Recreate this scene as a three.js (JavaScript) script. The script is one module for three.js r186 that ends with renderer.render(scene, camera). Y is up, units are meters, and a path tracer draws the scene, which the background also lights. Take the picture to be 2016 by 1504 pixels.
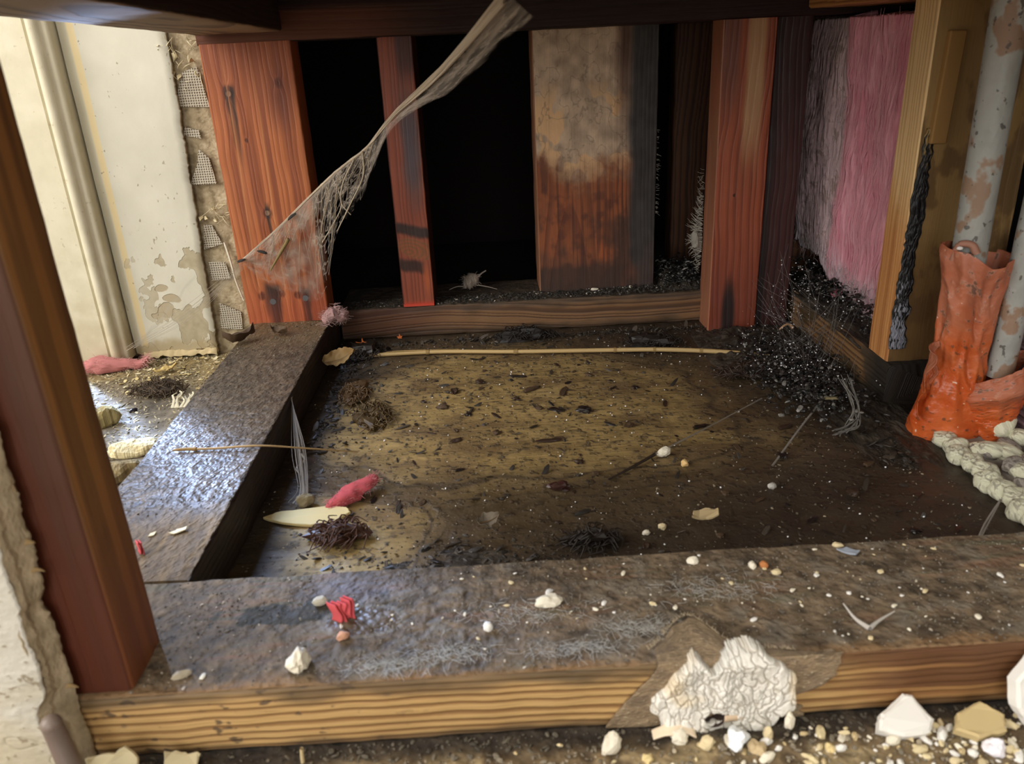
import * as THREE from 'three';
import { mergeGeometries, mergeVertices } from 'three/addons/utils/BufferGeometryUtils.js';
import { RectAreaLightUniformsLib } from 'three/addons/lights/RectAreaLightUniformsLib.js';
import { RoundedBoxGeometry } from 'three/addons/geometries/RoundedBoxGeometry.js';

// ---------------------------------------------------------------- camera, sky, lights, exposure
// metres, y up. y = 0 is the subfloor inside the opened framing; sill plates are 38 mm high; the box opens towards +z.
const scene = new THREE.Scene();
const camera = new THREE.PerspectiveCamera(51.24, 2016 / 1504, 0.02, 60);
camera.position.set(0, 0.3105, 0);
camera.focus = 0.88; camera.userData.fStop = 14;                // the phone focused on the back studs
camera.rotation.order = 'YXZ';
camera.rotation.set(THREE.MathUtils.degToRad(-22.956), THREE.MathUtils.degToRad(-0.954), THREE.MathUtils.degToRad(-2.869));

const renderer = new THREE.WebGLRenderer({ antialias: true });
renderer.toneMapping = THREE.LinearToneMapping;
renderer.toneMappingExposure = 0.45;
renderer.shadowMap.enabled = true;
RectAreaLightUniformsLib.init();
scene.background = new THREE.Color(0.55, 0.72, 1.0);          // overcast-blue sky outside the window and the door gap
scene.backgroundIntensity = 1.0;

// daylight in the window of the room, to the front left
const windowLight = new THREE.RectAreaLight(new THREE.Color(1.0, 0.95, 0.88), 15, 1.5, 1.72);
windowLight.position.set(-1.46, 1.19, 0.2);
windowLight.lookAt(3, 1.19 - 1.2, 0.0);
windowLight.name = 'window_daylight';
scene.add(windowLight);
// added fill light behind the camera, set in an unseen window opening
const rearFill = new THREE.RectAreaLight(new THREE.Color(1.0, 0.97, 0.92), 8, 1.4, 1.8);
rearFill.position.set(-0.3, 1.1, 1.94);
rearFill.lookAt(-0.1, 0.9, -1);
rearFill.name = 'rear_fill_light';
scene.add(rearFill);
// blue daylight in the gap of the door that stands ajar, left of the framing
const gapLight = new THREE.RectAreaLight(new THREE.Color(0.42, 0.6, 1.0), 4200, 0.004, 0.7);
gapLight.position.set(-0.506, 0.47, -0.869);
gapLight.lookAt(-0.506 + 1, 0.47 - 0.25, -0.869 + 1.2);
gapLight.name = 'door_gap_daylight';
scene.add(gapLight);

// ---------------------------------------------------------------- helpers
const { lerp, clamp, smoothstep } = THREE.MathUtils;
const V3 = (x, y, z) => new THREE.Vector3(x, y, z);
function rng(seed) { let s = seed >>> 0; return () => { s = (s + 0x6d2b79f5) | 0; let t = Math.imul(s ^ (s >>> 15), 1 | s); t = (t + Math.imul(t ^ (t >>> 7), 61 | t)) ^ t; return ((t ^ (t >>> 14)) >>> 0) / 4294967296; }; }
const hash = (x, y, z) => { let h = Math.imul(x, 374761393) + Math.imul(y, 668265263) + Math.imul(z, 1274126177); h = Math.imul(h ^ (h >>> 13), 1103515245); return ((h ^ (h >>> 16)) & 0xffff) / 32767.5 - 1; };
function vn(x, y, z) {                                        // value noise, -1 .. 1
  const X = Math.floor(x), Y = Math.floor(y), Z = Math.floor(z); let u = x - X, v = y - Y, w = z - Z;
  u = u * u * (3 - 2 * u); v = v * v * (3 - 2 * v); w = w * w * (3 - 2 * w);
  const a = hash(X, Y, Z), b = hash(X + 1, Y, Z), c = hash(X, Y + 1, Z), d = hash(X + 1, Y + 1, Z);
  const e = hash(X, Y, Z + 1), f = hash(X + 1, Y, Z + 1), g = hash(X, Y + 1, Z + 1), h = hash(X + 1, Y + 1, Z + 1);
  const p = a + (b - a) * u, q = c + (d - c) * u, r = e + (f - e) * u, s = g + (h - g) * u, m = p + (q - p) * v, n = r + (s - r) * v;
  return m + (n - m) * w;
}
const fbm = (x, y, z, o = 4) => { let s = 0, a = 0.5; for (let i = 0; i < o; i++) { s += a * vn(x, y, z); const t = x * 1.62 - y * 1.22 + 17.1; y = x * 1.22 + y * 1.62 + 5.7; x = t; z = z * 2.03 + 9.2; a *= 0.5; } return s; };
const ss = (a, b, x) => { x = clamp((x - a) / (b - a), 0, 1); return x * x * (3 - 2 * x); };
const hit = (x, y, cx, cy, rx, ry) => Math.hypot((x - cx) / rx, (y - cy) / ry);
function mixTo(o, c, t) { o[0] += (c[0] - o[0]) * t; o[1] += (c[1] - o[1]) * t; o[2] += (c[2] - o[2]) * t; }

const used = {};
const numbered = (n) => { const k = used[n] = (used[n] ?? -1) + 1; return k ? n + '_' + String(k).padStart(3, '0') : n; };
function tag(o, label, category, group, kind) {
  if (label) o.userData.label = label;
  if (category) o.userData.category = category;
  if (group) o.userData.group = group;
  if (kind) o.userData.kind = kind;
  return o;
}
const lit = (m) => { m.castShadow = m.receiveShadow = true; return m; };
function mesh(name, geometry, material, parent, at) {
  const m = lit(new THREE.Mesh(geometry, material)); m.name = parent ? name : numbered(name);
  if (at) m.position.set(...at);
  (parent ?? scene).add(m); return m;
}
function thing(name, label, category, at = [0, 0, 0], group) {
  const g = new THREE.Group(); g.name = numbered(name); g.position.set(...at); scene.add(g); return tag(g, label, category, group);
}
const structure = (name, geometry, material, at) => tag(mesh(name, geometry, material, null, at), null, null, null, 'structure');

// paint(u, v, out) fills out = [r, g, b (0..255 sRGB), height 0..1, roughness 0..1]
function bake(w, h, paint) {
  const c = new Uint8Array(w * h * 4), d = new Uint8Array(w * h * 4), o = [0, 0, 0, 0, 0];
  for (let y = 0, i = 0; y < h; y++) for (let x = 0; x < w; x++, i += 4) {
    o[0] = o[1] = o[2] = 128; o[3] = 0.5; o[4] = 0.8;
    paint((x + 0.5) / w, (y + 0.5) / h, o);
    c[i] = clamp(o[0], 0, 255); c[i + 1] = clamp(o[1], 0, 255); c[i + 2] = clamp(o[2], 0, 255); c[i + 3] = 255;
    d[i] = clamp(o[3] * 255, 0, 255); d[i + 1] = clamp(o[4] * 255, 0, 255); d[i + 2] = 0; d[i + 3] = 255;
  }
  const tex = (a, srgb) => { const t = new THREE.DataTexture(a, w, h); t.magFilter = t.minFilter = THREE.LinearFilter; t.wrapS = t.wrapT = THREE.RepeatWrapping; if (srgb) t.colorSpace = THREE.SRGBColorSpace; t.needsUpdate = true; return t; };
  return { map: tex(c, true), data: tex(d, false) };
}
function painted(w, h, bump, paint, extra = {}) {
  const t = bake(w, h, paint);
  return new THREE.MeshPhysicalMaterial({ map: t.map, bumpMap: t.data, bumpScale: bump, roughnessMap: t.data, roughness: 1, ...extra });
}
const plain = (hex, roughness = 0.85, extra = {}) => new THREE.MeshPhysicalMaterial({ color: hex, roughness, ...extra });

// A timber: rounded, slightly worn rectangular section swept along an axis; u runs along it, v around it.
// Faces in order: 0 = +b, 1 = +a, 2 = -b, 3 = -a, where axis x: a = z, b = y; axis y: a = x, b = z; axis z: a = x, b = y.
const AXES = { x: (l, a, b) => [l, b, a], y: (l, a, b) => [a, l, b], z: (l, a, b) => [a, b, l] };
function timber(axis, L, w, h, { r = 0.002, wear = 0.0006, seed = 1, seg = 70, chip = 0 } = {}) {
  const ring = [], side = (from, to, na, nb, n) => { for (let i = 0; i <= n; i++) ring.push([lerp(from[0], to[0], i / n), lerp(from[1], to[1], i / n), na, nb]); };
  const W = w / 2, H = h / 2, P = 2 * (w + h), c = Math.SQRT1_2;
  const corner = (a, b, sa, sb, first) => { const d = r * (1 - c); ring.push([a - sa * d, b - sb * d, sa * c, sb * c]); };
  side([-W + r, H], [W - r, H], 0, 1, 8); corner(W, H, 1, 1);
  side([W, H - r], [W, -H + r], 1, 0, 4); corner(W, -H, 1, -1);
  side([W - r, -H], [-W + r, -H], 0, -1, 8); corner(-W, -H, -1, -1);
  side([-W, -H + r], [-W, H - r], -1, 0, 4); corner(-W, H, -1, 1); ring.push([...ring[0]]);
  const sOf = (a, b, na, nb, last) => { if (last) return P; if (nb > 0.9) return a + W; if (na > 0.9) return w + (H - b); if (nb < -0.9) return w + h + (W - a); if (na < -0.9) return 2 * w + h + (b + H); if (na > 0 && nb > 0) return w; if (na > 0) return w + h; if (nb < 0) return 2 * w + h; return P; };
  const n = ring.length, pos = [], uv = [], idx = [], to = AXES[axis];
  for (let i = 0; i <= seg; i++) {
    const l = -L / 2 + L * i / seg;
    ring.forEach(([a, b, na, nb], j) => {
      const edge = Math.abs(na) > 0.1 && Math.abs(nb) > 0.1;
      let k = wear * vn(l * 60 + seed * 7, a * 90, b * 90 + seed);
      if (edge) k -= wear * 0.6 * (1 + vn(l * 160, a * 200, seed)) + chip * Math.max(0, fbm(l * 120, a * 60, seed * 3 + b * 60) - 0.12) * 6;
      pos.push(...to(l, a + na * k, b + nb * k));
      const s = j === n - 1 ? P : j === n - 2 ? P - r * 0.4 : sOf(a, b, na, nb);
      uv.push(i / seg, s / P);
    });
  }
  for (let i = 0; i < seg; i++) for (let j = 0; j < n - 1; j++) { const p = i * n + j, q = p + n; idx.push(p, q, p + 1, p + 1, q, q + 1); }
  for (const end of [0, 1]) {                                 // caps
    const base = pos.length / 3, row = end * seg * n;
    for (let j = 0; j < n; j++) { pos.push(pos[(row + j) * 3], pos[(row + j) * 3 + 1], pos[(row + j) * 3 + 2]); uv.push(end ? 0.995 : 0.005, uv[(row + j) * 2 + 1]); }
    pos.push(...to(end ? L / 2 : -L / 2, 0, 0)); uv.push(end ? 0.99 : 0.01, 0.15);
    for (let j = 0; j < n - 1; j++) end ? idx.push(base + j, base + n, base + j + 1) : idx.push(base + j, base + j + 1, base + n);
  }
  const g = new THREE.BufferGeometry();
  g.setAttribute('position', new THREE.Float32BufferAttribute(pos, 3)); g.setAttribute('uv', new THREE.Float32BufferAttribute(uv, 2)); g.setIndex(idx);
  return outward(g);
}
function outward(g) {                                         // turns the faces so that the volume is positive
  const p = g.attributes.position.array, ix = g.index.array; let vol = 0;
  for (let i = 0; i < ix.length; i += 3) { const a = ix[i] * 3, b = ix[i + 1] * 3, c = ix[i + 2] * 3; vol += p[a] * (p[b + 1] * p[c + 2] - p[b + 2] * p[c + 1]) + p[a + 1] * (p[b + 2] * p[c] - p[b] * p[c + 2]) + p[a + 2] * (p[b] * p[c + 1] - p[b + 1] * p[c]); }
  if (vol < 0) for (let i = 0; i < ix.length; i += 3) { const t = ix[i]; ix[i] = ix[i + 1]; ix[i + 1] = t; }
  g.computeVertexNormals(); return g;
}
// The wood of a timber, painted all round from one solid: grain rings about a pith, fibres, knots; then its stains.
function woodSkin(axis, L, w, h, px, { pith = [0, -0.12], ring = 0.0035, early, late, seed = 1, knots = [], contrast = 1, wob = 1, fine = 0.35, gloss = 0.65, bump = 0.0012, stain, extra = {} }) {
  const P = 2 * (w + h), tw = Math.min(2048, Math.round(L / px)), th = Math.min(1024, Math.round(P / px));
  return painted(tw, th, bump, (u, v, o) => {
    const l = (u - 0.5) * L, s = v * P; let a, b, f, x;
    if (s < w) { f = 0; x = s; a = s - w / 2; b = h / 2; } else if (s < w + h) { f = 1; x = s - w; a = w / 2; b = h / 2 - x; } else if (s < 2 * w + h) { f = 2; x = s - w - h; a = w / 2 - x; b = -h / 2; } else { f = 3; x = s - 2 * w - h; a = -w / 2; b = x - h / 2; }
    let bend = 0, dark = 0;
    for (const [kl, kf, kx, kr] of knots) if (kf === f) { const q = Math.hypot((l - kl) * 0.8, x - kx) / kr; bend += 1.3 * kr * Math.exp(-q * q * 0.5) * (x > kx ? 1 : -1) * Math.min(1, q * 2); dark = Math.max(dark, 1 - ss(0.55, 1.1, q + 0.15 * vn(l * 400, x * 400, seed))); }
    const wx = wob * (0.006 * vn(l * 6, seed, 3) + 0.0016 * vn(l * 30, a * 40, seed + b * 40));
    let r = Math.hypot(a - pith[0] + wx, b - pith[1] + wob * 0.005 * vn(l * 5, 9, seed)) + bend * 0.6;
    r = r / ring + 0.5 * vn(r * 160, seed, 1);
    const q = r - Math.floor(r), latewood = ss(0.35, 0.88, q) * (1 - ss(0.92, 1, q));
    const fib = vn(l * 45, a * 1500 + seed, b * 1500) * 0.6 + vn(l * 160, a * 2600, b * 2600 + seed) * 0.4, wide = fbm(l * 9, a * 60 + seed, b * 60, 3);
    let t = clamp(latewood * contrast + fine * fib * 0.5 + wide * 0.35, 0, 1);
    for (let i = 0; i < 3; i++) o[i] = lerp(early[i], late[i], t) * (1 + 0.08 * fib);
    if (dark > 0) { const k = 0.5 + 0.5 * Math.sin(120 * Math.hypot(l, x) * 20); mixTo(o, [late[0] * 0.42 + 14 * k, late[1] * 0.36 + 8 * k, late[2] * 0.34 + 5 * k], dark * 0.9); }
    o[3] = 0.55 - 0.16 * latewood + 0.06 * fib; o[4] = gloss + 0.12 * fib;
    if (stain) stain(o, l, f, x, a, b);
  }, extra);
}
class Tubes {                                                 // many thin tapered tubes in one geometry
  constructor(sides = 4) { this.p = []; this.i = []; this.k = sides; }
  add(pts, r0, r1 = r0) {
    const n = pts.length, k = this.k, base = this.p.length / 3; let up = V3(0.31, 0.83, 0.46);
    for (let i = 0; i < n; i++) {
      const t = V3().subVectors(pts[Math.min(i + 1, n - 1)], pts[Math.max(i - 1, 0)]).normalize(), a = V3().crossVectors(t, up).normalize(), b = V3().crossVectors(t, a), r = lerp(r0, r1, i / (n - 1));
      if (!isFinite(a.x)) a.set(1, 0, 0);
      for (let j = 0; j < k; j++) { const q = j / k * Math.PI * 2, c = Math.cos(q) * r, s = Math.sin(q) * r; this.p.push(pts[i].x + a.x * c + b.x * s, pts[i].y + a.y * c + b.y * s, pts[i].z + a.z * c + b.z * s); }
    }
    for (let i = 0; i < n - 1; i++) for (let j = 0; j < k; j++) { const q = base + i * k + j, r = base + i * k + (j + 1) % k; this.i.push(q, r, q + k, r, r + k, q + k); }
    return this;
  }
  geometry() {
    const g = new THREE.BufferGeometry(); g.setAttribute('position', new THREE.Float32BufferAttribute(this.p, 3)); g.setIndex(this.i); g.computeVertexNormals();
    g.setAttribute('uv', new THREE.Float32BufferAttribute(new Float32Array(this.p.length / 3 * 2), 2)); return g;
  }
}
const curve = (pts, n = 12) => new THREE.CatmullRomCurve3(pts.map((p) => (p.isVector3 ? p : V3(...p)))).getPoints(n);
function rock(seed, sx, sy, sz, jag = 0.3, detail = 1) {      // an angular lump sitting on y = 0
  let g = mergeVertices(new THREE.IcosahedronGeometry(1, detail).deleteAttribute('normal').deleteAttribute('uv'));
  const p = g.attributes.position;
  for (let i = 0; i < p.count; i++) {
    const x = p.getX(i), y = p.getY(i), z = p.getZ(i), k = 1 + jag * (vn(x * 1.3 + seed * 3.7, y * 1.3, z * 1.3) + 0.5 * vn(x * 3 + seed, y * 3, z * 3));
    p.setXYZ(i, x * k * sx, Math.max(y * k, -0.55) * sy, z * k * sz);
  }
  g.computeBoundingBox(); g.translate(0, -g.boundingBox.min.y, 0);
  g = g.toNonIndexed(); g.computeVertexNormals();
  g.setAttribute('uv', new THREE.Float32BufferAttribute(new Float32Array(g.attributes.position.count * 2).map((_, i) => g.attributes.position.array[Math.floor(i / 2) * 3 + (i % 2) * 2] * 40), 2));
  return g;
}
function flake(seed, pts, thick, curl = 0.2, rag = 0.04) {    // a thin broken piece lying flat: outline in x, z
  const shape = new THREE.Shape(), n = pts.length, size = Math.max(...pts.map((p) => Math.hypot(...p)));
  const dense = []; for (let i = 0; i < n; i++) for (let k = 0; k < 4; k++) { const a = pts[i], b = pts[(i + 1) % n], t = k / 4; dense.push([lerp(a[0], b[0], t) + (k ? rag * size * vn(i * 3.3 + k, seed, 1) : 0), -lerp(a[1], b[1], t) + (k ? rag * size * vn(i * 2.7 + k, seed, 7) : 0)]); }
  dense.forEach((p, i) => (i ? shape.lineTo(...p) : shape.moveTo(...p)));
  let g = new THREE.ExtrudeGeometry(shape, { depth: thick, bevelEnabled: true, bevelThickness: thick * 0.25, bevelSize: thick * 0.25, bevelSegments: 1, steps: 1 });
  g.rotateX(-Math.PI / 2);
  const p = g.attributes.position;
  for (let i = 0; i < p.count; i++) { const x = p.getX(i), z = p.getZ(i); p.setY(i, p.getY(i) + curl * (x * x * 0.6 + z * z) / size + 0.05 * size * vn(x / size * 2 + seed, z / size * 2, 1)); }
  g.computeBoundingBox(); g.translate(0, -g.boundingBox.min.y, 0); g.computeVertexNormals(); return g;
}
// A sheet over a grid: at(u, v) gives the point; uv kept; closed gives it a back at the given thickness along its normal.
function sheet(nu, nv, at, thick = 0) {
  const pos = [], uv = [], idx = [];
  for (let j = 0; j <= nv; j++) for (let i = 0; i <= nu; i++) { const p = at(i / nu, j / nv); pos.push(p.x ?? p[0], p.y ?? p[1], p.z ?? p[2]); uv.push(i / nu, j / nv); }
  const row = nu + 1; for (let j = 0; j < nv; j++) for (let i = 0; i < nu; i++) { const a = j * row + i; idx.push(a, a + 1, a + row, a + 1, a + row + 1, a + row); }
  let g = new THREE.BufferGeometry(); g.setAttribute('position', new THREE.Float32BufferAttribute(pos, 3)); g.setAttribute('uv', new THREE.Float32BufferAttribute(uv, 2)); g.setIndex(idx); g.computeVertexNormals();
  if (!thick) return g;
  const n = pos.length / 3, N = g.attributes.normal.array, all = pos.slice(), U = uv.concat(uv), I = idx.slice();
  for (let i = 0; i < n; i++) all.push(pos[i * 3] - N[i * 3] * thick, pos[i * 3 + 1] - N[i * 3 + 1] * thick, pos[i * 3 + 2] - N[i * 3 + 2] * thick);
  for (let i = 0; i < idx.length; i += 3) I.push(idx[i] + n, idx[i + 2] + n, idx[i + 1] + n);
  const rim = []; for (let i = 0; i <= nu; i++) rim.push(i); for (let j = 1; j <= nv; j++) rim.push(j * row + nu); for (let i = nu - 1; i >= 0; i--) rim.push(nv * row + i); for (let j = nv - 1; j > 0; j--) rim.push(j * row);
  for (let i = 0; i < rim.length; i++) { const a = rim[i], b = rim[(i + 1) % rim.length]; I.push(a, a + n, b, b, a + n, b + n); }
  g = new THREE.BufferGeometry(); g.setAttribute('position', new THREE.Float32BufferAttribute(all, 3)); g.setAttribute('uv', new THREE.Float32BufferAttribute(U, 2)); g.setIndex(I); g.computeVertexNormals(); return g;
}
const box = (x0, x1, y0, y1, z0, z1) => { const g = new THREE.BoxGeometry(x1 - x0, y1 - y0, z1 - z0); g.translate((x0 + x1) / 2, (y0 + y1) / 2, (z0 + z1) / 2); return g; };

// ---------------------------------------------------------------- the room shell
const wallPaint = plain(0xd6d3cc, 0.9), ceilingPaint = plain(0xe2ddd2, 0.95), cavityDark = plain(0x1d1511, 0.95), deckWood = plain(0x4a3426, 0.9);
{
  const t = 0.12, far = 2.0, lx = -1.5, rx = 1.6, H = 2.4, wz = -0.872;
  structure('ceiling', box(lx - t, rx + t, H, H + t, -1.6, far + t), ceilingPaint);
  const left = structure('wall_left', mergeGeometries([box(lx - t, lx, 0, 0.29, -1.0, far), box(lx - t, lx, 2.08, H, -1.0, far), box(lx - t, lx, 0.29, 2.08, -1.0, -0.58), box(lx - t, lx, 0.29, 2.08, 0.98, far)]), wallPaint);
  const w1 = structure('window_1', mergeGeometries([box(lx - 0.08, lx - 0.03, 0.29, 0.33, -0.58, 0.98), box(lx - 0.08, lx - 0.03, 2.04, 2.08, -0.58, 0.98), box(lx - 0.08, lx - 0.03, 0.33, 2.04, -0.58, -0.54), box(lx - 0.08, lx - 0.03, 0.33, 2.04, 0.94, 0.98), box(lx - 0.08, lx - 0.03, 0.33, 2.04, 0.18, 0.22)]), plain(0xe8e4da, 0.5));
  structure('wall_right', box(rx, rx + t, 0, H, -0.28, far), wallPaint);
  structure('wall_rear', mergeGeometries([box(lx, rx, 0, 0.2, far, far + t), box(lx, rx, 2.02, H, far, far + t), box(lx, -1.02, 0.2, 2.02, far, far + t), box(0.42, rx, 0.2, 2.02, far, far + t)]), wallPaint);
  structure('added_window_2', mergeGeometries([box(-1.02, 0.42, 0.2, 0.24, far + 0.03, far + 0.08), box(-1.02, 0.42, 1.98, 2.02, far + 0.03, far + 0.08), box(-1.02, -0.98, 0.24, 1.98, far + 0.03, far + 0.08), box(0.38, 0.42, 0.24, 1.98, far + 0.03, far + 0.08)]), plain(0xe8e4da, 0.5));  // unseen window frame, added and sized for the rear fill light
  // the wall in line with the studs: left of the door, over the door, over the framing; and the wall right of the opening
  structure('wall_back', mergeGeometries([box(lx, -1.29, 0, H, wz - t, wz), box(-1.29, -0.475, 2.05, H, wz - t, wz), box(-0.475, 0.62, 0.62, H, wz - t, wz), box(-0.475, -0.413, 0, 0.62, wz - t, wz)]), wallPaint);
  structure('wall_front_right', box(0.52, rx, 0, H, -0.34, -0.28), wallPaint);
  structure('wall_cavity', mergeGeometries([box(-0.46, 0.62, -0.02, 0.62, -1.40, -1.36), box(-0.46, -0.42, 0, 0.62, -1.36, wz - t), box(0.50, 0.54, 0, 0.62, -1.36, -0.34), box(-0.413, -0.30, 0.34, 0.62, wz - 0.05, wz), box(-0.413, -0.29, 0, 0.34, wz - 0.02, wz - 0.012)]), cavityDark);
  // the deck that closes the framing from above
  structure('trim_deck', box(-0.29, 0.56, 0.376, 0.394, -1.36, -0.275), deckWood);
}
// the door that stands ajar beyond the casing
{
  const d = structure('door_1', new RoundedBoxGeometry(0.80, 2.03, 0.035, 2, 0.003), plain(0xddd6c6, 0.6), [-0.898, 1.02, -0.838]);
  d.rotation.y = 0.006;
  mesh('door_handle', new THREE.SphereGeometry(0.026, 20, 14), plain(0x9a8f78, 0.35, { metalness: 1 }), d, [0.33, -0.02, 0.05]);
}

// ---------------------------------------------------------------- floors
const FX0 = -0.185, FX1 = 0.47, FZ0 = -0.90, FZ1 = -0.37;
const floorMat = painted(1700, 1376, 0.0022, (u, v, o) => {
  const x = lerp(FX0, FX1, u), z = lerp(FZ1, FZ0, v);
  const n = fbm(x * 9, z * 9, 3, 4), n2 = fbm(x * 40, z * 60, 8, 4), g = vn(x * 22, z * 420, 5) * 0.6 + vn(x * 60, z * 900, 2) * 0.4;
  const wx = x + 0.03 * fbm(x * 12, z * 12, 21, 3), wz = z + 0.03 * fbm(x * 12, z * 12, 31, 3);
  // black rot and painted shade, all but a lit oval and a paler corner
  const oval = Math.hypot((wx - 0.015) / 0.215, (wz + 0.665) / (0.165 - 0.10 * (wx - 0.015))), corner = Math.hypot((wx + 0.13) / 0.10, (wz + 0.47) / 0.08), d = Math.min(oval, corner * 1.1);
  const rot = ss(0.72, 1.12, d + 0.22 * n), deep = ss(1.0, 1.6, d + 0.2 * n + 0.4 * Math.max(0, x - 0.2));
  const gold = [166 + 26 * n2 + 16 * g, 142 + 24 * n2 + 14 * g, 90 + 20 * n2 + 10 * g];
  o[0] = gold[0] * 0.9; o[1] = gold[1] * 0.88; o[2] = gold[2] * 0.86;
  const blot = ss(-0.15, 0.5, fbm(x * 26, z * 44, 40, 5)); mixTo(o, [104, 82, 52], 0.8 * blot); const fleck = ss(0.1, 0.55, fbm(x * 160, z * 240, 44, 3)); mixTo(o, [84, 68, 46], 0.5 * fleck);
  mixTo(o, [80 + 16 * n2, 66 + 14 * n2, 48 + 11 * n2], rot * 0.92);
  mixTo(o, [52 + 14 * n2, 43 + 12 * n2, 34 + 9 * n2], deep * 0.9);
  const sillShade = 1 - ss(0.012, 0.05, x + 0.185 + 0.025 * n + 0.01 * n2); mixTo(o, [38, 29, 20], 0.8 * sillShade);  // shade beside the left sill plate, painted dark into the floor colour
  const line = Math.abs(d + 0.22 * n - 0.93), line2 = Math.abs(d + 0.22 * n - 1.12), line3 = Math.abs(d + 0.22 * n - 1.04); mixTo(o, [44, 36, 28], 0.5 * (1 - ss(0, 0.02, line)) + 0.35 * (1 - ss(0, 0.015, line2)) + 0.3 * (1 - ss(0, 0.012, line3)));
  const rust = ss(0.05, 0.4, fbm(x * 14, z * 14, 60, 3)) * (1 - ss(0.03, 0.12, Math.hypot(x + 0.13, z + 0.49) - 0.04)); mixTo(o, [150, 104, 44], 0.5 * rust);
  const crust = fbm(x * 90, z * 90, 12, 4), pit = ss(0.12, 0.5, fbm(x * 240, z * 300, 17, 3));
  mixTo(o, [46, 38, 29], 0.5 * pit);
  const speck = vn(x * 700, z * 700, 3); if (speck > 0.9) mixTo(o, [176, 160, 128], 0.5);
  o[3] = 0.4 + 0.5 * crust + 0.10 * g * (1 - rot) + 0.25 * pit; o[4] = lerp(0.72, 0.5, rot) + 0.2 * crust;
});
const floorRoot = new THREE.Group(); floorRoot.name = 'floor'; scene.add(floorRoot); tag(floorRoot, null, null, null, 'structure');
{
  const plate = (name, x0, x1, z0, z1, m, parent = floorRoot) => {      // a slab with its upper face mapped once over u, v
    const g = sheet(2, 2, (u, v) => V3(lerp(x0, x1, u), 0, lerp(z1, z0, v)), 0.02); return mesh(name, g, m, parent);
  };
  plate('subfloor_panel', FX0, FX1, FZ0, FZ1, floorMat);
  const LX0 = -0.62, LX1 = -0.185, LZ0 = -0.89, LZ1 = -0.30;
  plate('side_floor', LX0, LX1, LZ0, LZ1, painted(1100, 1400, 0.0016, (u, v, o) => {
    const x = lerp(LX0, LX1, u), z = lerp(LZ1, LZ0, v), n = fbm(x * 14, z * 14, 4, 4), f = fbm(x * 120, z * 120, 6, 4), k = ss(-0.2, 0.25, n + 0.25 * f);
    o[0] = 132 + 40 * f + 20 * n; o[1] = 116 + 36 * f + 18 * n; o[2] = 88 + 28 * f + 14 * n;
    const back = ss(-0.74, -0.82, z + 0.04 * n); mixTo(o, [150 + 40 * f, 130 + 36 * f, 84 + 26 * f], back * 0.8);
    const wet = (1 - ss(-0.74, -0.79, z + 0.05 * n)) * ss(-0.275, -0.295, x); mixTo(o, [112 + 30 * f, 106 + 28 * f, 98 + 24 * f], wet * 0.7);
    mixTo(o, [86, 74, 52], 0.7 * ss(0.1, 0.4, n + f * 0.5) * (1 - wet));
    o[3] = 0.5 + 0.45 * f; o[4] = lerp(0.8, 0.30, wet) + 0.1 * f;
  }));
  const RX0 = -0.35, RX1 = 0.56, RZ0 = -0.30, RZ1 = 0.02;
  plate('front_floor', RX0, RX1, RZ0, RZ1, painted(1500, 560, 0.003, (u, v, o) => {
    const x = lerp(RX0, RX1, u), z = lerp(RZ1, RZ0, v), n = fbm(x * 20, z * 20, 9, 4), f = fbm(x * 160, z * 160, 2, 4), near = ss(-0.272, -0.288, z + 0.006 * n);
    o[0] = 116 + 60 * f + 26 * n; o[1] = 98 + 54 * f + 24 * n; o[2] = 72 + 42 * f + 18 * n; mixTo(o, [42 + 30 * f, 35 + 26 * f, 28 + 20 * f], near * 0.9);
    const paper = ss(0.1, 0.25, fbm(x * 34, z * 60, 33, 3)) * (1 - near); mixTo(o, [176 + 30 * f, 158 + 28 * f, 118 + 24 * f], paper * 0.55);
    o[3] = 0.5 + 0.6 * f; o[4] = 0.9;
  }));
  const rest = plain(0x8d7d66, 0.8);
  const tile = (x0, x1, z0, z1) => box(x0, x1, -0.02, -0.0005, z0, z1);
  mesh('room_floor', mergeGeometries([tile(-1.5, 0.0 - 0.62, -1.6, 2.0), tile(-0.62, 1.6, 0.02, 2.0), tile(0.56, 1.6, -1.6, 0.02), tile(-0.62, -0.35, -0.30, 0.02), tile(0.47, 0.56, -1.6, -0.30)]), rest, floorRoot);
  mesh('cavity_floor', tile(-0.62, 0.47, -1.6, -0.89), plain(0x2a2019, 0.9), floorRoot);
  mesh('slab', box(-1.6, 1.7, -0.1, -0.02, -1.7, 2.1), rest, floorRoot);
}

// ---------------------------------------------------------------- framing timbers
// wet grey-brown dirt over a top face
function dirt(o, X, Z, k, tone = 1) {
  const f = fbm(X * 170, Z * 170, 4, 4), m = fbm(X * 26, Z * 30, 9, 4), c = fbm(X * 420, Z * 420, 14, 2);
  mixTo(o, [(100 + 44 * f + 20 * m) * tone, (85 + 39 * f + 18 * m) * tone, (67 + 33 * f + 15 * m) * tone], k);
  const pit = ss(0.05, 0.5, fbm(X * 130, Z * 170, 77, 4)); mixTo(o, [52, 44, 35], 0.5 * pit * k);
  o[3] = lerp(o[3], 0.5 + 0.55 * f + 0.3 * c + 0.2 * m, k); o[4] = lerp(o[4], 0.82 + 0.15 * f, k);
}
const redWood = { early: [188, 92, 46], late: [112, 42, 22] };
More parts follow.
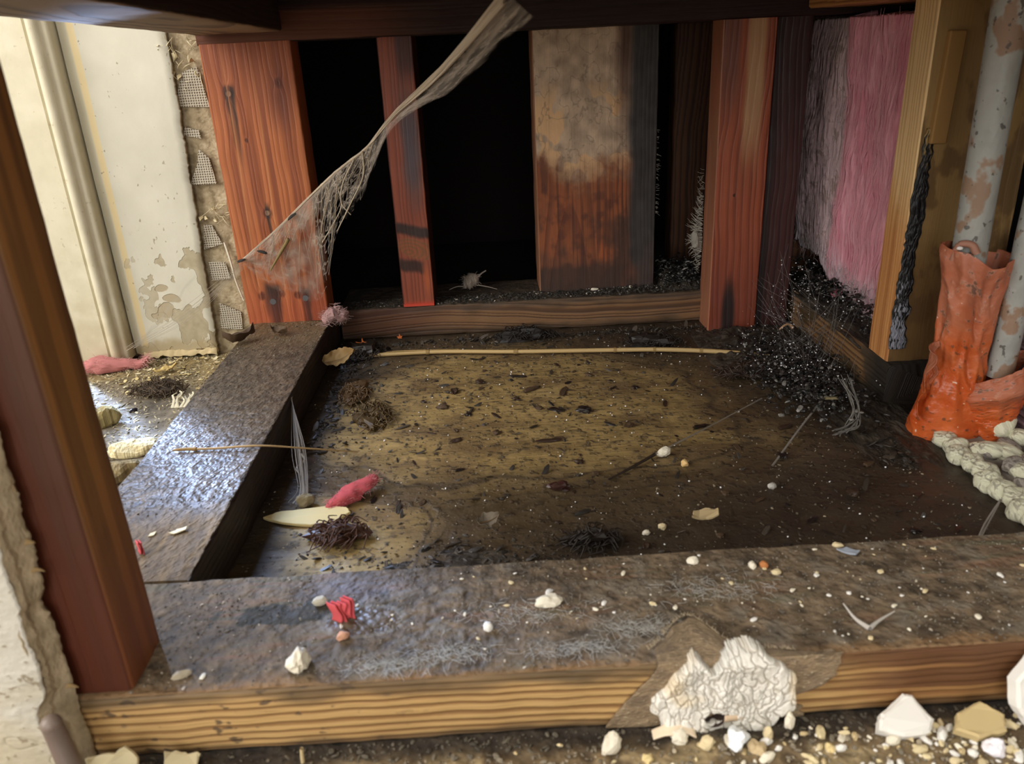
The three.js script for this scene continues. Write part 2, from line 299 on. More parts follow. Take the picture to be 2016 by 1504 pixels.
// front sill plate, its bare yellow edge towards the viewer
{
  const L = 0.76, w = 0.089, h = 0.038, cx = 0.17, cz = -0.3365;
  const m = woodSkin('x', L, w, h, 0.0004, { pith: [0.01, -0.16], ring: 0.0042, early: [190, 154, 100], late: [116, 80, 44], seed: 3, contrast: 0.9, wob: 1.1, bump: 0.0022, gloss: 0.7, stain(o, l, f, x, a, b) {
    const X = l + cx, Z = a + cz;
    if (f === 1) {
      const e = fbm(X * 40, x * 120, 5, 3), top = 1 - ss(0.002, 0.011, x + 0.006 * e); mixTo(o, [104 + 40 * e, 84 + 34 * e, 58 + 26 * e], top * 0.85);
      const right = ss(0.13, 0.20, X + 0.03 * e); mixTo(o, [128, 84, 44], right * 0.6); if (right > 0) { const s = ss(0.0, 0.3, vn(X * 10, x * 260, 8)); mixTo(o, [84, 50, 24], right * s * 0.8); }
      const low = ss(0.031, 0.038, x + 0.004 * e); mixTo(o, [70, 54, 36], low * 0.8);
      const spot = ss(0.3, 0.5, fbm(X * 160, x * 260, 22, 3)) * (1 - ss(-0.12, -0.02, X)); mixTo(o, [66, 52, 40], spot * 0.7);
    } else if (f === 0) {
      dirt(o, X, Z, 0.97);
      const bare = ss(0.06, 0.3, fbm(X * 16, Z * 60, 50, 3) + 0.35 * (1 - ss(-0.16, -0.02, X)) * ss(-0.345, -0.372, Z)); mixTo(o, [116 + 20 * vn(X * 50, Z * 400, 1), 96, 74], bare * 0.55);
      const gray = ss(0.1, 0.42, fbm(X * 70, Z * 90, 61, 4) + 0.16 * ss(-0.33, -0.305, Z)) * ss(-0.14, -0.06, X); mixTo(o, [128, 124, 116], gray * 0.4); o[3] += gray * 0.2;
      const moss = ss(0.0, 0.4, fbm(X * 120, Z * 120, 83, 4) + 0.7 * (1 - hit(X, Z, -0.112, -0.347, 0.042, 0.012))); mixTo(o, [40, 39, 30], 0.75 * moss);
      const blueGleam = (1 - ss(0, 1, hit(X, Z, -0.085, -0.364, 0.045, 0.02))); mixTo(o, [108, 102, 112], 0.6 * blueGleam);  // bluish door gap light on the plate, painted into its colour
      const edge = ss(-0.301, -0.2935, Z + 0.004 * vn(X * 60, 1, 1)); mixTo(o, [134, 98, 60], 0.6 * edge);
      const ring = hit(X, Z, -0.078, -0.336, 0.021, 0.012), rim = 1 - ss(0.04, 0.16, Math.abs(ring - 1)); mixTo(o, [128, 122, 112], rim * 0.6); o[4] -= 0.35 * (1 - ss(0.8, 1, ring));
    } else dirt(o, X, x, 0.85, 0.7);
  } });
  const t = thing('sill_plate', 'front sill plate lying flat, dirty grey on top with a bare yellow-grained edge', 'timber', [cx, 0, cz], 'sill plates of the framing');
  mesh('plank', timber('x', L, w, h, { r: 0.0022, wear: 0.0008, seed: 3, seg: 150, chip: 0.0007 }), m, t, [0, h / 2, 0]);
}
// left sill plate running back to the knotty red stud
{
  const L = 0.505, w = 0.089, h = 0.038, cx = -0.2275, cz = -0.634;
  const m = woodSkin('z', L, w, h, 0.0004, { pith: [0.02, -0.10], ring: 0.005, early: [128, 102, 72], late: [104, 80, 54], seed: 8, bump: 0.0016, gloss: 0.6, stain(o, l, f, x, a, b) {
    const Z = l + cz, X = a + cx;
    if (f === 0) {
      dirt(o, X * 1.7 + Z * 0.5, Z * 1.2, 0.99, 0.92); const near = ss(-0.475, -0.42, Z + 0.3 * (X + 0.23) + 0.02 * fbm(X * 30, Z * 30, 3, 3)); mixTo(o, [128 + 20 * vn(X * 300, Z * 40, 2), 104 + 14 * vn(X * 300, Z * 40, 2), 70], near * 0.6);
      const ring = vn(X * 60 + 1.5 * vn(X * 45, Z * 45, 8), Z * 60 + X * 90, 11); o[3] += 0.16 * Math.abs(ring); o[4] = 0.46 + 0.10 * fbm(X * 150, Z * 150, 2, 3) + 0.35 * near;
      const back = ss(-0.74, -0.80, Z); mixTo(o, [112, 92, 62], back * 0.6);
    } else if (f === 1) { mixTo(o, [34, 23, 16], 0.9); } else dirt(o, x, Z, 0.7);  // inner face painted near black to stand for its shade
  } });
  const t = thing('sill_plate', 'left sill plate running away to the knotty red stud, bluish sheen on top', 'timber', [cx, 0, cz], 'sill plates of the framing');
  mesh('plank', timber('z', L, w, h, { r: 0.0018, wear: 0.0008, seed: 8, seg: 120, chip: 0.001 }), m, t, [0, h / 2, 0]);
}
// back sill plate behind the long pale reed
{
  const L = 0.62, w = 0.089, h = 0.037, cx = 0.13, cz = -0.9300;
  const m = woodSkin('x', L, w, h, 0.0005, { pith: [0.03, 0.07], ring: 0.0055, early: [124, 90, 58], late: [78, 52, 32], seed: 14, wob: 2.2, bump: 0.002, gloss: 0.62, stain(o, l, f, x, a, b) {
    const X = l + cx, Z = a + cz, e = fbm(X * 40, x * 90, 3, 3);
    if (f === 0) { dirt(o, X, Z, 0.9, 0.62); } else if (f === 1) { const top = 1 - ss(0.002, 0.012, x + 0.006 * e); mixTo(o, [74 + 30 * e, 58 + 24 * e, 42 + 18 * e], top * 0.7); const red = 1 - ss(-0.12, -0.02, X); mixTo(o, [72, 36, 24], red * 0.5); mixTo(o, [52, 42, 32], ss(0.024, 0.037, x + 0.008 * e) * 0.7); }
  } });
  const t = thing('sill_plate', 'brown back sill plate between the studs, behind the long pale reed', 'timber', [cx, 0, cz], 'sill plates of the framing');
  mesh('plank', timber('x', L, w, h, { r: 0.002, wear: 0.0008, seed: 14, seg: 100, chip: 0.001 }), m, t, [0, h / 2, 0]);
}
// right sill plate, mostly buried in black debris
{
  const L = 0.352, w = 0.089, h = 0.038, cx = 0.383, cz = -0.808;
  const m = woodSkin('z', L, w, h, 0.0006, { pith: [-0.02, -0.1], ring: 0.005, early: [138, 104, 66], late: [84, 58, 36], seed: 19, bump: 0.002, stain(o, l, f, x, a, b) {
    const Z = l + cz, e = fbm(Z * 40, x * 90, 3, 3);
    if (f === 0) dirt(o, a, Z, 0.97, 0.5); else if (f === 3) { mixTo(o, [70 + 20 * e, 56 + 16 * e, 40], ss(0.1, 0.5, e + 0.9 * ss(-0.70, -0.64, Z) + 0.15)); } mixTo(o, [34, 28, 22], 0.9 * ss(-0.68, -0.645, Z + 0.02 * e));
  } });
  const t = thing('sill_plate', 'right sill plate under the pink batt, tan inner edge half buried in black debris', 'timber', [cx, 0, cz], 'sill plates of the framing');
  mesh('plank', timber('z', L, w, h, { r: 0.002, wear: 0.0008, seed: 19, seg: 80 }), m, t, [0, h / 2, 0]);
}
// top plates
{
  const dark = (axis, L, seed, pal, px = 0.0008, stain) => woodSkin(axis, L, 0.089, 0.038, px, { pith: [0.02, -0.12], ring: 0.006, ...pal, seed, bump: 0.0012, gloss: 0.75, stain });
  let t = thing('top_plate', 'dark red top plate crossing above the studs at the back', 'timber', [0.14, 0.323, -0.8945], 'top plates of the framing');
  mesh('plank', timber('x', 0.83, 0.089, 0.038, { seed: 31 }), dark('x', 0.83, 31, { early: [48, 20, 14], late: [32, 12, 9] }, 0.0008, (o, l, f, x) => { if (f === 1) { mixTo(o, [30, 14, 11], 0.6 * ss(-0.3, -0.05, l)); mixTo(o, [112, 62, 34], 0.7 * (1 - ss(-0.27, -0.16, l)) * ss(0.006, 0.014, x)); } }), t, [0, 0.019, 0]);
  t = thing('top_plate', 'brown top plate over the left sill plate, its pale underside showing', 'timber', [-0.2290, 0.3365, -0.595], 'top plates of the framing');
  const m = mesh('plank', timber('z', 0.50, 0.082, 0.036, { seed: 32 }), dark('z', 0.5, 32, { early: [138, 112, 84], late: [92, 70, 50] }, 0.0008, (o, l, f) => { if (f === 1) mixTo(o, [34, 18, 13], 0.85); }), t, [0, 0.018, 0]); t.rotation.x = -0.017; t.rotation.y = 0.01;  // face turned from the light is painted dark as its shade
  t = thing('top_plate', 'yellowish top plate over the pink batt in the upper right corner', 'timber', [0.372, 0.329, -0.648], 'top plates of the framing');
  mesh('plank', timber('z', 0.40, 0.1, 0.038, { seed: 33 }), dark('z', 0.40, 33, { early: [186, 132, 74], late: [128, 78, 38] }), t, [0, 0.019, 0]);
  structure('trim_front_header', timber('x', 0.80, 0.089, 0.036, { seed: 34 }), dark('x', 0.8, 34, { early: [140, 90, 50], late: [90, 52, 28] }, 0.0016), [0.165, 0.358, -0.322]);
}
const nailMat = plain(0x8f9298, 0.45, { metalness: 0.8 }), nailHead = new THREE.CylinderGeometry(0.0034, 0.003, 0.0022, 14).rotateX(Math.PI / 2);
// knotty red stud on the back end of the left sill plate
{
  const L = 0.286, w = 0.089, h = 0.038, cx = -0.2295, cz = -0.869;
  const K = [[0.098, 0, 0.021, 0.0062], [-0.022, 0, 0.040, 0.0052], [0.105, 0, 0.072, 0.0045], [0.052, 0, 0.031, 0.0022], [-0.112, 0, 0.019, 0.0045], [-0.110, 0, 0.041, 0.004], [-0.113, 0, 0.058, 0.0042]];
  const m = woodSkin('y', L, w, h, 0.0003, { pith: [-0.11, 0.03], ring: 0.0062, early: [180, 104, 58], late: [132, 68, 36], seed: 41, knots: K, contrast: 0.45, wob: 1.3, bump: 0.0012, gloss: 0.6, stain(o, l, f, x, a, b) {
    if (f !== 0) { mixTo(o, [120, 60, 34], 0.3); return; }
    const e = fbm(x * 90, l * 40, 4, 3);
    for (const [kx, kl, len, wid] of [[0.0225, 0.100, 0.085, 0.0050], [0.0405, -0.018, 0.07, 0.0022], [0.030, -0.104, 0.060, 0.0100], [0.066, -0.109, 0.060, 0.0062]]) { const d = kl - l; if (d > -0.012 && d < len) { const q = Math.abs(x - kx - 0.001 * vn(l * 80, 3, 3)) / (wid * (1 - 0.55 * d / len)); mixTo(o, [26, 17, 13], ss(-0.010, 0.001, d + 0.006 * e) * (1 - ss(0.4, 1.4, q + 0.7 * e)) * (kl < -0.1 ? 0.97 : 0.9 * (1 - d / len))); } }
    for (const kx of [0.047, 0.019]) { const q = Math.abs(x - kx - 0.0015 * Math.sin(l * 18)) / 0.0007; mixTo(o, [196, 140, 92], (1 - ss(0.5, 1.6, q)) * 0.55 * ss(-0.1, 0.02, l + 0.1)); }
    for (const [kx, kl] of [[0.021, 0.097], [0.040, -0.022]]) mixTo(o, [126, 104, 84], 0.9 * (1 - ss(0.7, 1, hit(x, l, kx, kl, 0.0032, 0.0032)))); const stk = vn(x * 190, l * 5, 6); mixTo(o, [112, 52, 28], 0.5 * ss(0.1, 0.6, stk)); mixTo(o, [196, 120, 72], 0.35 * ss(0.2, 0.7, -stk));
    mixTo(o, [92, 44, 32], 0.6 * (1 - ss(0, 1, hit(x, l, 0.07, 0.09, 0.02, 0.05)))); mixTo(o, [98, 40, 24], 0.35 * ss(0.06, 0.14, l)); mixTo(o, [160, 66, 38], 0.45 * (1 - ss(-0.14, -0.08, l)));
  } });
  const t = thing('wall_stud', 'wide orange-red stud with dark knots standing beside the torn white wallboard', 'stud', [cx, 0.038, cz], 'studs of the framing');
  mesh('plank', timber('y', L, w, h, { r: 0.0015, wear: 0.0005, seed: 41 }), m, t, [0, L / 2, 0]);
  for (const [x, y] of [[-0.0145, 0.0245], [0.0215, 0.0265]]) mesh('nail', nailHead, nailMat, t, [x, y, 0.0185]).rotation.set(0.1, 0.15, 0);
}
// narrow stud with the big knot near its foot
{
  const L = 0.287, w = 0.0365, h = 0.060, cx = -0.0880, cz = -0.9165;
  const m = woodSkin('y', L, w, h, 0.0003, { pith: [-0.06, 0.05], ring: 0.005, early: [146, 74, 50], late: [104, 48, 34], seed: 45, knots: [], contrast: 0.5, wob: 1, bump: 0.001, gloss: 0.5, stain(o, l, f, x, a, b) {
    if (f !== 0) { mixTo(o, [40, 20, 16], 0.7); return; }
    const e = fbm(x * 120, l * 30, 4, 3), gray = (1 - ss(0.25, 1.15, hit(x, l, 0.025, 0.035, 0.013, 0.075) + 0.3 * e)); mixTo(o, [74, 66, 74], gray * 0.9);
    mixTo(o, [60, 26, 22], ss(0.09, 0.12, l) * ss(0.016, 0.022, x) * 0.8); const kn = 1 - ss(0.75, 1, hit(x, l + 0.25 * (x - 0.018), 0.020, -0.076, 0.022, 0.014) + 0.15 * e); mixTo(o, [132 + 12 * Math.sin(hit(x, l, 0.012, -0.080, 0.005, 0.003) * 5 + 3 * e), 80, 48], kn * 0.85); mixTo(o, [34, 20, 17], 0.85 * (1 - ss(0.4, 1.1, Math.abs(l + 0.056 + 0.25 * (x - 0.018) + 0.003 * e) / 0.0075))); mixTo(o, [36, 20, 16], 0.8 * (1 - ss(0.4, 1.1, Math.abs(l + 0.096 + 0.1 * (x - 0.018) + 0.004 * e) / 0.009)) * (1 - ss(0.022, 0.032, x)));
    mixTo(o, [178, 62, 40], 0.6 * (1 - ss(-0.14, -0.136, l))); mixTo(o, [190, 96, 46], 0.5 * (1 - ss(0, 1, hit(x, l, 0.030, -0.112, 0.006, 0.03))));
  } });
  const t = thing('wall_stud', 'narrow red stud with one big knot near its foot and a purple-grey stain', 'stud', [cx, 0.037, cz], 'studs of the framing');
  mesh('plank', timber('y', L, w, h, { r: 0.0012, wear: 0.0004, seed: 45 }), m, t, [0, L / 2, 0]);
  mesh('painted_foot', box(-0.0175, 0.0175, 0, 0.003, -0.02, 0.0312), plain(0xc0412c, 0.6), t);
}
// wide faded board
{
  const L = 0.286, w = 0.136, h = 0.06, cx = 0.122, cz = -0.945;
  const m = woodSkin('y', L, w, h, 0.0004, { pith: [-0.03, 0.14], ring: 0.0028, early: [142, 80, 46], late: [98, 52, 32], seed: 49, contrast: 0.7, wob: 0.7, bump: 0.0012, gloss: 0.75, stain(o, l, f, x, a, b) {
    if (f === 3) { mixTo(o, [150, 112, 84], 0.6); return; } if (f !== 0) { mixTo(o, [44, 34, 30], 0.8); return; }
    const e = fbm(x * 30, l * 30, 4, 4), e2 = fbm(x * 110, l * 90, 14, 4);
    const pale = ss(-0.045, 0.02, l + 0.035 * e + 0.02 * e2 - 0.9 * Math.abs(x - 0.058) * ss(0.09, -0.02, l) * 0.5); mixTo(o, [190 + 50 * e2, 170 + 46 * e2, 146 + 40 * e2], pale * 0.9);
    const black = ss(0.10, 0.112, x + 0.006 * e + 0.012 * ss(0.05, -0.1, l) * vn(l * 30, 2, 2)); mixTo(o, [50 + 16 * e2, 48 + 16 * e2, 48 + 16 * e2], black * 0.95);
    const foot = (1 - ss(-0.135, -0.085, l + 0.05 * e)); mixTo(o, [70, 50, 44], foot * 0.6);
    const tan = ss(0.20, 0.27, fbm(x * 44, l * 34, 91, 3)) * pale * (1 - black) * (1 - ss(0.06, 0.1, l)); mixTo(o, [220, 176, 128], tan * 0.85); const rim = 1 - ss(0.0, 0.05, Math.abs(fbm(x * 90, l * 70, 95, 4))); mixTo(o, [92, 82, 72], rim * pale * 0.35 * (1 - black));
    mixTo(o, [84, 44, 32], 0.6 * ss(0.0, 0.5, e2) * (1 - pale) * (1 - black)); mixTo(o, [66, 42, 34], 0.8 * ss(0.085, 0.1, x) * (1 - black) * pale * ss(0.0, 0.12, l));
    mixTo(o, [184, 92, 44], 0.5 * (1 - ss(0, 1, hit(x, l, 0.076, -0.095, 0.014, 0.045)))); const vs = vn(x * 420, l * 14, 7); mixTo(o, [66, 36, 26], 0.5 * ss(0.1, 0.6, vs) * (1 - pale) * (1 - black)); mixTo(o, [54, 38, 32], 0.75 * ss(-0.1, 0.35, e - 0.1 + 0.5 * (1 - ss(-0.14, -0.10, l))) * (1 - pale) * (1 - black)); o[3] += 0.25 * e2 * pale;
  } });
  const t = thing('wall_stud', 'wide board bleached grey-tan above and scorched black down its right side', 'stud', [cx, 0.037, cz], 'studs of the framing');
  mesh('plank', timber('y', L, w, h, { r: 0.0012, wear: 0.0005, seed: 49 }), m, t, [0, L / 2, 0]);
}
// the pair of red studs right of the middle
{
  let L = 0.323, w = 0.054, h = 0.04, cx = 0.2665, cz = -0.870;
  let m = woodSkin('y', L, w, h, 0.0004, { pith: [-0.09, 0.02], ring: 0.0075, early: [156, 80, 50], late: [112, 54, 34], seed: 52, contrast: 0.7, bump: 0.001, gloss: 0.5, knots: [[-0.01, 0, 0.021, 0.0018]], stain(o, l, f, x, a, b) {
    const e = fbm(x * 60, l * 20, 4, 4);
    if (f === 3) { mixTo(o, [150, 112, 88], 0.55 + 0.3 * e); return; } if (f !== 0) return;
    const tan = ss(-0.02, 0.10, l + 0.03 * e) * (1 - ss(0.006, 0.013, Math.abs(x - 0.035 + 0.002 * e))); mixTo(o, [186, 150, 108], tan * 0.9);
    mixTo(o, [92, 40, 32], 0.45 * (1 - ss(-0.14, -0.02, l))); mixTo(o, [96, 62, 52], 0.6 * ss(0.05, 0.12, l) * (1 - ss(0.015, 0.022, x))); const blk = (1 - ss(0.5, 1.2, hit(x, l, 0.022, -0.145, 0.009, 0.045) + 0.3 * e)); mixTo(o, [28, 22, 22], blk * 0.85);
  } });
  let t = thing('wall_stud', 'smooth red stud with a tan streak, right of the wide bleached board', 'stud', [cx, 0, cz], 'studs of the framing');
  mesh('plank', timber('y', L, w, h, { r: 0.0012, wear: 0.0004, seed: 52 }), m, t, [0, L / 2, 0]);
  L = 0.323; w = 0.036; h = 0.04; cx = 0.3125; cz = -0.874;
  m = woodSkin('y', L, w, h, 0.0006, { pith: [-0.09, 0.02], ring: 0.006, early: [66, 36, 32], late: [46, 25, 23], seed: 54, bump: 0.001, gloss: 0.5, stain(o, l, f, x) { if (f === 0) { mixTo(o, [26, 20, 20], 0.8 * (1 - ss(0.004, 0.010, x))); mixTo(o, [40, 26, 26], 0.5 * ss(0.0, 0.14, l)); } } });
  t = thing('wall_stud', 'dark maroon stud side by side with the smooth red stud', 'stud', [cx, 0, cz], 'studs of the framing');
  mesh('plank', timber('y', L, w, h, { r: 0.0012, wear: 0.0004, seed: 54 }), m, t, [0, L / 2, 0]);
}
// dim studs in the depth of the cavity
{
  const m = woodSkin('y', 0.33, 0.05, 0.03, 0.001, { pith: [-0.09, 0.02], ring: 0.006, early: [104, 66, 38], late: [62, 36, 20], seed: 57 });
  let t = thing('wall_stud', 'dim brown stud deep in the gap right of the scorched board', 'stud', [0.262, 0, -1.06], 'studs of the framing');
  mesh('plank', timber('y', 0.33, 0.05, 0.03, { seed: 57 }), m, t, [0, 0.165, 0]);
  t = thing('wall_stud', 'dark brown stud between the maroon stud and the pink batt', 'stud', [0.385, 0.038, -0.955], 'studs of the framing');
  mesh('plank', timber('y', 0.285, 0.05, 0.03, { seed: 58 }), m, t, [0, 0.1425, 0]);
}
// tan stud on the right sill plate
{
  const L = 0.291, w = 0.089, h = 0.036, cx = 0.3855, cz = -0.659;
  const m = woodSkin('y', L, w, h, 0.0004, { pith: [-0.03, -0.12], ring: 0.0048, early: [236, 200, 146], late: [196, 152, 98], seed: 61, contrast: 0.6, bump: 0.001, gloss: 0.6, stain(o, l, f, x) {
    const e = fbm(x * 70, l * 40, 4, 4);
    if (f === 3) { const low = 1 - ss(-0.06, 0.03, l + 0.03 * e + 0.6 * (x - 0.02)); mixTo(o, [196, 126, 66], low * 0.7); const streak = vn(x * 300, l * 8, 3); mixTo(o, [152, 92, 46], low * 0.5 * ss(0, 0.5, streak)); }
    if (f === 0) { mixTo(o, [128, 98, 52], 0.75); mixTo(o, [96, 70, 40], 0.6 * ss(0.05, 0.3, e)); const low = 1 - ss(-0.10, -0.02, l + 0.03 * e); mixTo(o, [92, 66, 36], low * 0.6); }
  } });
  const t = thing('wall_stud', 'pale tan stud at the right with a tar-black streak down its corner', 'stud', [cx, 0.038, cz], 'studs of the framing');
  mesh('plank', timber('y', L, w, h, { r: 0.0012, wear: 0.0004, seed: 61 }), m, t, [0, L / 2, 0]);
  // notch block let into the corner
  const nb = new RoundedBoxGeometry(0.013, 0.082, 0.008, 2, 0.0014); mesh('notch_block', nb, plain(0x9a7440, 0.8), t, [-0.030, 0.226, 0.0195]).rotation.z = -0.03;
  const tar = painted(256, 512, 0.0018, (u, v, o) => { const f = fbm(u * 10, v * 40, 5, 4), white = ss(0.02, 0.2, fbm(u * 14, v * 46, 9, 4) + 0.45 * (1 - ss(0.1, 0.25, v)) - 0.15); o[0] = o[1] = o[2] = 30 + 30 * f; mixTo(o, [168, 170, 182], white * 0.8 * (1 - ss(0.3, 0.42, v))); mixTo(o, [150, 122, 70], ss(0.9, 1, v + 0.3 * f)); o[3] = 0.5 + 0.7 * f; o[4] = 0.45; });
  mesh('tar_streak', sheet(8, 60, (u, v) => { const y = 0.012 + v * 0.185, e = 0.0016 * vn(v * 16, u > 0.5 ? 5 : 1, 3) + 0.001 * vn(v * 60, u > 0.5 ? 5 : 1, 9); return V3(-0.0450 + u * 0.0145 * (1 - 0.35 * v) + 0.004 * v * v + (u > 0.5 ? e : e * 0.6), y, 0.0186 + 0.0010 * Math.sin(u * Math.PI) + 0.0003 * vn(u * 9, v * 60, 4)); }, 0.0016), tar, t);
}
// near left post
{
  const L = 0.3015, w = 0.089, h = 0.037, cx = -0.2255, cz = -0.3145;
  const m = woodSkin('y', L, w, h, 0.0003, { pith: [-0.1, -0.03], ring: 0.007, early: [92, 52, 32], late: [68, 36, 22], seed: 66, contrast: 0.8, knots: [[-0.075, 1, 0.014, 0.006], [-0.02, 1, 0.03, 0.005]], bump: 0.0008, gloss: 0.55, stain(o, l, f, x) {
    const e = fbm(x * 70, l * 16, 4, 4);
    if (f === 1) { mixTo(o, [132, 94, 52], 0.8); const st = vn(x * 260, l * 7, 4); mixTo(o, [172, 116, 62], 0.5 * ss(0.2, 0.6, st)); mixTo(o, [92, 56, 32], 0.5 * ss(0.1, 0.6, -st)); mixTo(o, [112, 52, 26], 0.6 * (1 - ss(-0.14, -0.03, l))); } if (f === 0) { mixTo(o, [98, 42, 20], 0.75); mixTo(o, [70, 42, 26], 0.6 * ss(0.074, 0.08, x + 0.004 * e) * (1 - ss(0.0, 0.12, l))); mixTo(o, [92, 64, 40], 0.6 * ss(0.076, 0.084, x + 0.004 * e) * ss(-0.10, 0.05, l)); mixTo(o, [86, 58, 36], 0.5 * ss(0.02, 0.1, l)); mixTo(o, [110, 42, 18], 0.5 * (1 - ss(-0.12, -0.02, l))); mixTo(o, [60, 30, 18], 0.4); }
  } });
  const t = thing('wall_stud', 'near red-brown post rising out of frame at the left, foot on the front sill plate', 'stud', [cx, 0.038, cz], 'studs of the framing');
  mesh('plank', timber('y', L, w, h, { r: 0.003, wear: 0.0003, seed: 66 }), m, t, [0, L / 2, 0]);
}
// ---------------------------------------------------------------- left of the framing: casing, torn wallboard
const creamPaint = painted(512, 1024, 0.0012, (u, v, o) => {
  const f = fbm(u * 6, v * 40, 3, 4), m = fbm(u * 30, v * 160, 6, 3); o[0] = 210 + 10 * f; o[1] = 202 + 10 * f; o[2] = 176 + 12 * f;
  const low = 1 - ss(0.0, 0.2, v + 0.1 * f); mixTo(o, [176, 162, 130], low * 0.5); const sp = ss(0.5, 0.6, m); mixTo(o, [160, 144, 114], sp * 0.4); o[3] = 0.5 + 0.08 * m; o[4] = 0.55;
});
{
  const t = thing('door_casing', 'cream painted door casing with a rounded bead, left of the white wallboard', 'door casing', [-0.43, 0, -0.854]);
  const s = new THREE.Shape(); s.moveTo(-0.0455, 0.018); s.lineTo(-0.0455, -0.014); s.quadraticCurveTo(-0.0455, -0.017, -0.042, -0.017); s.lineTo(0.000, -0.0165); s.quadraticCurveTo(0.0015, -0.0125, 0.003, -0.0165); s.bezierCurveTo(0.0045, -0.0215, 0.0115, -0.0215, 0.0130, -0.0160); s.quadraticCurveTo(0.0140, -0.0110, 0.0160, -0.0110); s.quadraticCurveTo(0.0195, -0.0110, 0.0198, -0.007); s.lineTo(0.0198, 0.018);
  let g = new THREE.ExtrudeGeometry(s, { depth: 0.6, bevelEnabled: false, curveSegments: 10, steps: 40 }); g.rotateX(-Math.PI / 2);
  const p = g.attributes.position, uv = g.attributes.uv; for (let i = 0; i < p.count; i++) { uv.setXY(i, (p.getX(i) - p.getZ(i)) * 10, p.getY(i) / 0.6); if (p.getY(i) < 0.01) p.setY(i, 0.004 + 0.003 * vn(p.getX(i) * 90, 1, 2)); }
  g.computeVertexNormals(); mesh('profile', g, creamPaint, t);
}
{
  const t = thing('wallboard', 'peeling white wallboard with a torn right edge, between the casing and the knotty stud', 'wallboard', [-0.36, 0, -0.862]);
  const skin = painted(640, 1400, 0.0016, (u, v, o) => {
    const x = u * 0.11, y = v * 0.36, f = fbm(x * 40, y * 40, 3, 4), m = fbm(x * 55, y * 48, 19, 4), e = fbm(x * 200, y * 200, 2, 3);
    o[0] = 208 + 8 * f; o[1] = 204 + 8 * f; o[2] = 186 + 9 * f; o[4] = 0.62;
    const strip = (1 - ss(0.003, 0.0045, Math.abs(x - 0.0135 - 0.012 * (0.3 - y) * 0.3))); mixTo(o, [226, 200, 142], strip * 0.7); mixTo(o, [182, 174, 148], (1 - ss(0.008, 0.011, x)) * 0.7);
    const zone = ss(0.15, 0.11, y + 0.02 * f) * (0.6 + 0.4 * ss(0.02, 0.06, x)), peel = ss(0.20, 0.215, m + 0.10 * zone - 0.10 * (1 - zone)); mixTo(o, [176 + 14 * e, 164 + 14 * e, 136 + 14 * e], peel * zone); o[3] = 0.6 - 0.35 * peel * zone + 0.05 * e;
    for (const [px, py, rx, ry] of [[0.051, 0.076, 0.009, 0.004], [0.062, 0.064, 0.010, 0.0045], [0.052, 0.050, 0.012, 0.009], [0.040, 0.046, 0.010, 0.004]]) { const q = hit(x, y, px, py, rx, ry) + 0.35 * m + 0.15 * e; const k = 1 - ss(0.93, 1.02, q); mixTo(o, [174, 160, 132], k); o[3] -= 0.3 * k; mixTo(o, [128, 112, 84], 0.5 * (1 - ss(0, 0.05, Math.abs(q - 1)))); }
    const mark = ss(0.5, 0.58, fbm(x * 260, y * 190, 44, 3)); mixTo(o, [120, 106, 80], mark * 0.55 * (1 - peel * zone)); const low = 1 - ss(0.008, 0.018, y + 0.004 * m * 2); mixTo(o, [172, 154, 116], low * 0.8); o[3] -= low * 0.15;
    const web = 1 - ss(0.0, 0.004, Math.abs((x - 0.1) * 0.83 - (y - 0.09) + 0.003 * f)); mixTo(o, [176, 172, 160], web * 0.3 * (1 - ss(0.08, 0.1, y)));
  });
  mesh('painted_board', sheet(12, 200, (u, v) => {
    const y = lerp(0.007 + 0.0035 * vn(u * 9, 2, 2) * (u > 0.05 ? 1 : 0), 0.36, v), right = lerp(0.043, 0.0535, ss(0, 0.33, y)) + 0.0008 * vn(y * 60, 3, 1) + 0.0007 * vn(y * 300, 7, 1) + 0.0004 * vn(y * 900, 7, 1);
    return V3(lerp(-0.0482, right, u), y, 0.004 + 0.0006 * vn(u * 5, y * 30, 4) + 0.0008 * ss(0.9, 1, u) * vn(y * 40, 8, 8));
  }, 0.0045), skin, t);
  mesh('torn_bottom', sheet(30, 3, (u, v) => V3(lerp(-0.04, 0.042, u), 0.009 - v * 0.006 + 0.002 * vn(u * 16, v * 3, 5), 0.0035 + 0.003 * v + 0.001 * vn(u * 30, v, 8)), 0.001), plain(0xc9b68c, 0.9), t);
}
